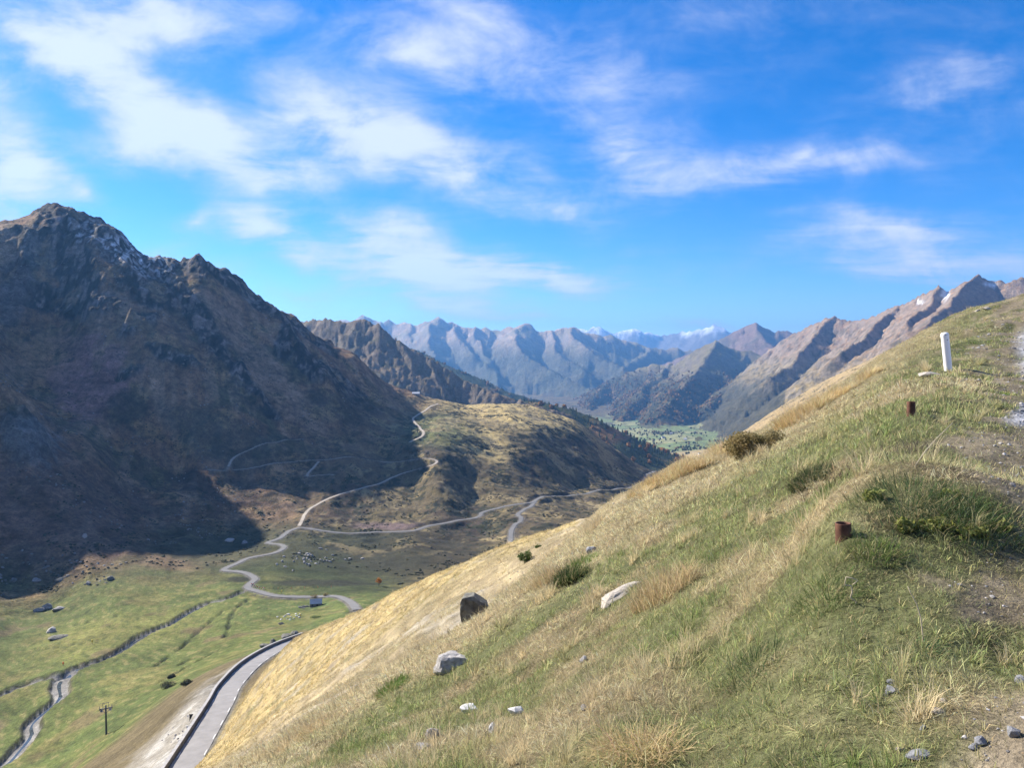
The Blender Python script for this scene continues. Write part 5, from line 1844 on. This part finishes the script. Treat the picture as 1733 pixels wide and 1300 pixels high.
# marker poles
YEL, ORG = mat('yellow_paint', (0.62, 0.48, 0.10), 0.6, 0.1, 3), mat('orange_paint', (0.72, 0.17, 0.05), 0.6, 0.1, 3)
for px, py, hpx, m_, lab in ((156, 1092, 9, YEL, 'yellow marker pole in the meadow above the stream'), (107, 1128, 7, ORG, 'orange marker beside the stream in the meadow'), (477, 1007, 8, YEL, 'yellow marker pole beside the valley road'), (509, 1046, 7, YEL, 'pale marker pole on the bank below the hut')):
    q = hitz(px, py, 210, 700)
    t = empty('marker_pole', tuple(q))
    hh = hpx * q[1] / FPX
    obj('pole', lathe('pole', [(0.11, -0.3), (0.11, hh * 0.7)], STEEL, 8), t)
    obj('marker_head', lathe('marker_head', [(0.14, hh * 0.45), (0.36, hh * 0.5), (0.36, hh * 0.95), (0.2, hh)], m_, 10), t)
    tag(t, lab, 'marker')

# warning signs by the near road, seen edge-on and from behind
SIGNW = mat('sign_white', (0.75, 0.75, 0.74), 0.5, 0.05, 3)
for px, py, hpx, lab in ((321, 1222, 13, 'upper small black and white road sign below the parapet'), (320, 1238, 9, 'lower small black and white road sign below the parapet')):
    q = hitz(px, py, 120, 260)
    t = empty('road_sign', tuple(q), 0.3)
    hh = hpx * q[1] / FPX
    obj('post', lathe('post', [(0.05, -0.4), (0.05, hh)], STEEL, 8), t)
    obj('plate', new_mesh('plate', [(-0.1, -0.06, hh), (0.8, -0.06, hh * 0.95), (0.1, -0.06, hh * 0.2), (-0.1, -0.02, hh), (0.8, -0.02, hh * 0.95), (0.1, -0.02, hh * 0.2)], [(0, 2, 1), (3, 4, 5), (0, 1, 4, 3), (1, 2, 5, 4), (2, 0, 3, 5)], DARKP), t)
    box('reflector', 0.42, 0.08, 0.5, SIGNW, (-0.35, -0.04, hh * 0.62), 0, t)
    tag(t, lab, 'road sign', 'signs below the parapet')

# red and white barrier at the road bend
RED = mat('red_barrier', (0.55, 0.06, 0.04), 0.6, 0.1, 3)
for i, (px, py) in enumerate([(427, 991), (432, 995), (438, 997), (446, 998)]):
    q = hitz(px, py, 380, 800)
    t = empty('barrier', tuple(q), -0.4)
    for k in range(3):
        box('panel', 0.75, 0.12, 0.5, RED if k % 2 == 0 else SIGNW, (-0.8 + k * 0.8, 0, 0.75), 0, t)
    for k in (-0.9, 0.9):
        box('leg', 0.1, 0.3, 0.95, SIGNW, (k, 0.15, -0.1), 0, t)
    tag(t, 'red and white barrier at the valley road bend, %s from the left' % ('first', 'second', 'third', 'fourth')[i], 'barrier', 'barriers at the road bend')
for i in range(16):
    q = hitz(448 + i * 7.5, 998 - 0.2 * i, 380, 800)
    o = box('fence_post', 0.16, 0.16, 1.5, RED if i % 3 == 0 else WOOD, (q[0], q[1], q[2] - 0.2))
    tag(o, 'thin snow pole in the row along the dark bank behind the hut', 'pole', 'snow poles along the bank')

# lift station on the spur and far houses
WHITEW, GREYR = mat('white_wall', (0.62, 0.60, 0.56), 0.8, 0.08, 1), mat('grey_roof', (0.38, 0.38, 0.40), 0.7, 0.1, 1)
p = hitz(704, 669, 900, 2200)
gable('lift_station', 15, 9, 4.0, 6.5, mat('station_wall', (0.30, 0.29, 0.28), 0.8, 0.2, 1), mat('station_roof', (0.55, 0.56, 0.58), 0.6, 0.1, 1), (p[0], p[1], p[2]), 0.1, 'pale roofed lift station on the shoulder of the dark mountain', 'building', True, 1.2, windows=3)
for i, px in enumerate((717, 733, 751)):
    q = hitz(px, 672 + 4 * i, 900, 2300)
    t = empty('lift_mast', tuple(q))
    obj('mast', lathe('mast', [(0.4, -1), (0.3, 11)], STEEL, 8), t)
    box('crossarm', 4.5, 0.5, 0.5, STEEL, (0, 0, 10.6), 0, t)
    tag(t, 'thin lift mast on the spur right of the station, %s of three' % ('nearest to it', 'second', 'farthest')[i], 'mast', 'lift masts on the spur')
for i, (px, py, rz, lab) in enumerate([(1122, 742, 0.4, 'white farmhouse among fields on the left of the far valley'), (1136, 735, -0.3, 'white farmhouse highest in the far valley'), (1186, 772, 0.2, 'white farmhouse lowest in the far valley, near the slope'), (1192, 770, 0.9, 'barn beside the lowest white farmhouse'), (1128, 766, 0.1, 'farmhouse at the dark foot of the wooded spur'), (1160, 745, -0.6, 'white farmhouse left of the lone dark tree')]):
    q = hitz(px, py, 2300, 6500)
    if q is not None:
        gable('farmhouse', 15, 9, 6, 10, WHITEW, GREYR, tuple(q), rz, lab, 'house', True, 0.6, i % 2 == 0, 3)

# ================================================================== woods, scrub and pebbles: what nobody could count
def inst_mat(name, rough=0.9):
    m = bpy.data.materials.new(name)
    m.use_nodes = True
    nt = m.node_tree
    b = nt.nodes['Principled BSDF']
    b.inputs['Roughness'].default_value = rough
    b.inputs['Specular IOR Level'].default_value = 0.15
    a = nt.nodes.new('ShaderNodeAttribute')
    a.attribute_type = 'INSTANCER'
    a.attribute_name = 'gcol'
    nt.links.new(a.outputs['Color'], b.inputs['Base Color'])
    return m


INST = inst_mat('wood_tint')


def conifer(seed):
    rg = np.random.default_rng(seed)
    V, F = [], []
    for k, (z0, z1, r0) in enumerate([(0.08, 0.5, 0.24), (0.3, 0.75, 0.18), (0.55, 1.0, 0.11)]):
        n_ = 8
        b = len(V)
        for i in range(n_):
            a = 2 * math.pi * i / n_ + k
            q = r0 * rg.uniform(0.7, 1.2)
            V.append((q * math.cos(a), q * math.sin(a), z0 + rg.uniform(-0.04, 0.04)))
        V.append((0, 0, z1))
        F += [(b + i, b + (i + 1) % n_, b + n_) for i in range(n_)]
    return new_mesh('conifer', V, F, INST)


def lump(seed, squash=1.0, sub=2, amp=0.35):
    rg = np.random.default_rng(seed)
    bm = bmesh.new()
    bmesh.ops.create_icosphere(bm, subdivisions=sub, radius=0.5)
    for v in bm.verts:
        k = 1 + amp * rg.normal() * 0.6
        v.co = (v.co.x * k, v.co.y * k, (v.co.z * k + 0.42) * squash)
    me = bpy.data.meshes.new('lump')
    bm.to_mesh(me)
    bm.free()
    me.materials.append(INST)
    return me


def region_points(n_, r0, r1, test, rg, power=-1.0):
    x, y, r = ring_points(n_, r0, r1, power, rg)
    k = test(x, y, r)
    return x[k], y[k], r[k]


def put(name, shapes, x, y, size, idx_, color, label, tall=1.0, sink=0.0):
    n_ = len(x)
    z = grid_z(x, y) - sink * size
    rot = np.stack([np.zeros(n_), np.zeros(n_), RNG.uniform(0, 6.28, n_)], 1)
    scl = np.stack([size, size, size * tall], 1)
    scatter(name, shapes, np.stack([x, y, z], 1), rot, scl, idx_, np.c_[color.clip(0.005, 0.9), np.ones(n_)], label, name)


SPUR_I, WOOD_I, LOW_I = 10 + RN.index('forest_spur'), 10 + RN.index('wooded_ridge'), 10 + RN.index('lower_ridge')
con = [conifer(k) for k in range(4)]
lum = [lump(k, 1.15) for k in range(4)]
x, y, r = region_points(26000, 1900, 4800, lambda x, y, r: np.isin(grid_val(REG, x, y), (SPUR_I, WOOD_I)) & visible(x, y, 14), RNG)
n = len(x)
dec = RNG.uniform(size=n) < 0.12
c_ = np.tile((0.032, 0.05, 0.024), (n, 1)) * RNG.uniform(0.6, 1.5, (n, 1))
c_ = lerp(c_, (0.20, 0.095, 0.03), dec * 0.9)
put('conifer_forest', con + lum, x, y, RNG.uniform(8, 15, n), np.where(dec, RNG.integers(4, 8, n), RNG.integers(0, 4, n)), c_, 'dark conifer forest on the spur and ridge behind the golden hill', sink=0.02)
print('TREES', n)
x, y, r = region_points(60000, 3600, 8200, lambda x, y, r: (grid_val(REG, x, y) == LOW_I) & visible(x, y, 8), RNG)
hgt = grid_z(x, y) - CAM[2] + 110 * fbm(x / 260, y / 260, 3, 301)
k = RNG.uniform(size=len(x)) < (1 - sst(-260, -110, hgt)) * 0.95
x, y, r = x[k], y[k], r[k]
n = len(x)
au = sst(-0.1, 0.35, fbm(x / 170, y / 170, 3, 302) + 0.25 * RNG.normal(size=n))
c_ = lerp(np.tile((0.045, 0.05, 0.025), (n, 1)), (0.22, 0.12, 0.04), au) * RNG.uniform(0.6, 1.4, (n, 1))
put('autumn_wood', con + lum, x, y, RNG.uniform(8, 16, n), np.where(au > 0.3, RNG.integers(4, 8, n), RNG.integers(0, 4, n)), c_, 'autumn woodland on the lower slopes beyond the valley', sink=0.02)
print('WOOD', n)
x, y, r = region_points(22000, 2300, 4800, lambda x, y, r: (grid_val(fld, x, y) > 0.5) & visible(x, y, 6), RNG)
k = (np.abs(noise(x / 260, y / 180, 310)) < 0.035) | (fbm(x / 300, y / 300, 2, 311) > 0.3)
x, y = x[k], y[k]
n = len(x)
put('field_trees', lum + con, x, y, RNG.uniform(5, 10, n), RNG.integers(0, 5, n), lerp(np.tile((0.05, 0.06, 0.028), (n, 1)), (0.2, 0.12, 0.04), (RNG.uniform(size=n) < 0.25) * 0.8), 'hedges and small copses between the far green fields', sink=0.05)
scrub_n = lambda x, y: fbm(x / 45, y / 45, 4, 61) * 0.7 + fbm(x / 12, y / 12, 2, 303) * 0.6
x, y, r = region_points(110000, 560, 2100, lambda x, y, r: (grid_val(REG, x, y) < 3) & visible(x, y, 8) & (grid_val(ROADM + TRACKM, x, y) < 0.05) & (grid_val(low, x, y) < 0.3), RNG)
k = (scrub_n(x, y) > 0.20) & (RNG.uniform(size=len(x)) < 1 - 0.75 * sst(-60, 40, grid_z(x, y)) * (x < -200))
x, y = x[k], y[k]
n = len(x)
put('juniper_scrub', [lump(20 + k, 0.6) for k in range(4)], x, y, RNG.uniform(0.7, 2.4, n), RNG.integers(0, 4, n), np.tile((0.04, 0.042, 0.022), (n, 1)) * RNG.uniform(0.5, 1.7, (n, 1)), 'dark juniper and heather scrub dotting the valley sides', sink=0.1)
print('SCRUB', n)
x, y, r = region_points(16000, 520, 1500, lambda x, y, r: (grid_val(LEFTM, x, y) > 0.5) & visible(x, y, 6), RNG)
k = fbm(x / 60, y / 60, 3, 305) > 0.16
x, y = x[k], y[k]
n = len(x)
put('scree', [lump(30 + k, 0.8, 1, 0.5) for k in range(4)], x, y, RNG.uniform(0.5, 2.2, n) ** 1.1, RNG.integers(0, 4, n), np.tile((0.22, 0.205, 0.20), (n, 1)) * RNG.uniform(0.6, 1.5, (n, 1)), 'loose grey stones strewn over the mountain slopes', sink=0.15)
print('SCREE', n)
# pebbles of the worn ground and of the path
x, y, r = ring_points(60000, 1.2, 45, -1.4, RNG)
z = grid_z(x, y)
bpx, bpy_ = x / y * FPX + PW / 2, 600 - (z - CAM[2]) / y * FPX
cv_ = cover(x, y, bpx, bpy_, r)
k = (bpy_ < 1400) & visible(x, y, 20) & (RNG.uniform(size=len(x)) < 0.35 * cv_[4] + 0.9 * cv_[5] + 0.10 * cv_[3])
x, y, r = x[k], y[k], r[k]
n = len(x)
put('pebbles', [lump(40 + k, 0.6, 1, 0.4) for k in range(5)], x, y, np.exp(RNG.normal(math.log(0.011), 0.5, n)) * (r / 3).clip(1) ** 0.6, RNG.integers(0, 5, n), np.tile((0.28, 0.27, 0.265), (n, 1)) * RNG.uniform(0.5, 1.6, (n, 1)), 'grey pebbles on the path and the worn ground', sink=0.15)
print('PEBBLES', n)
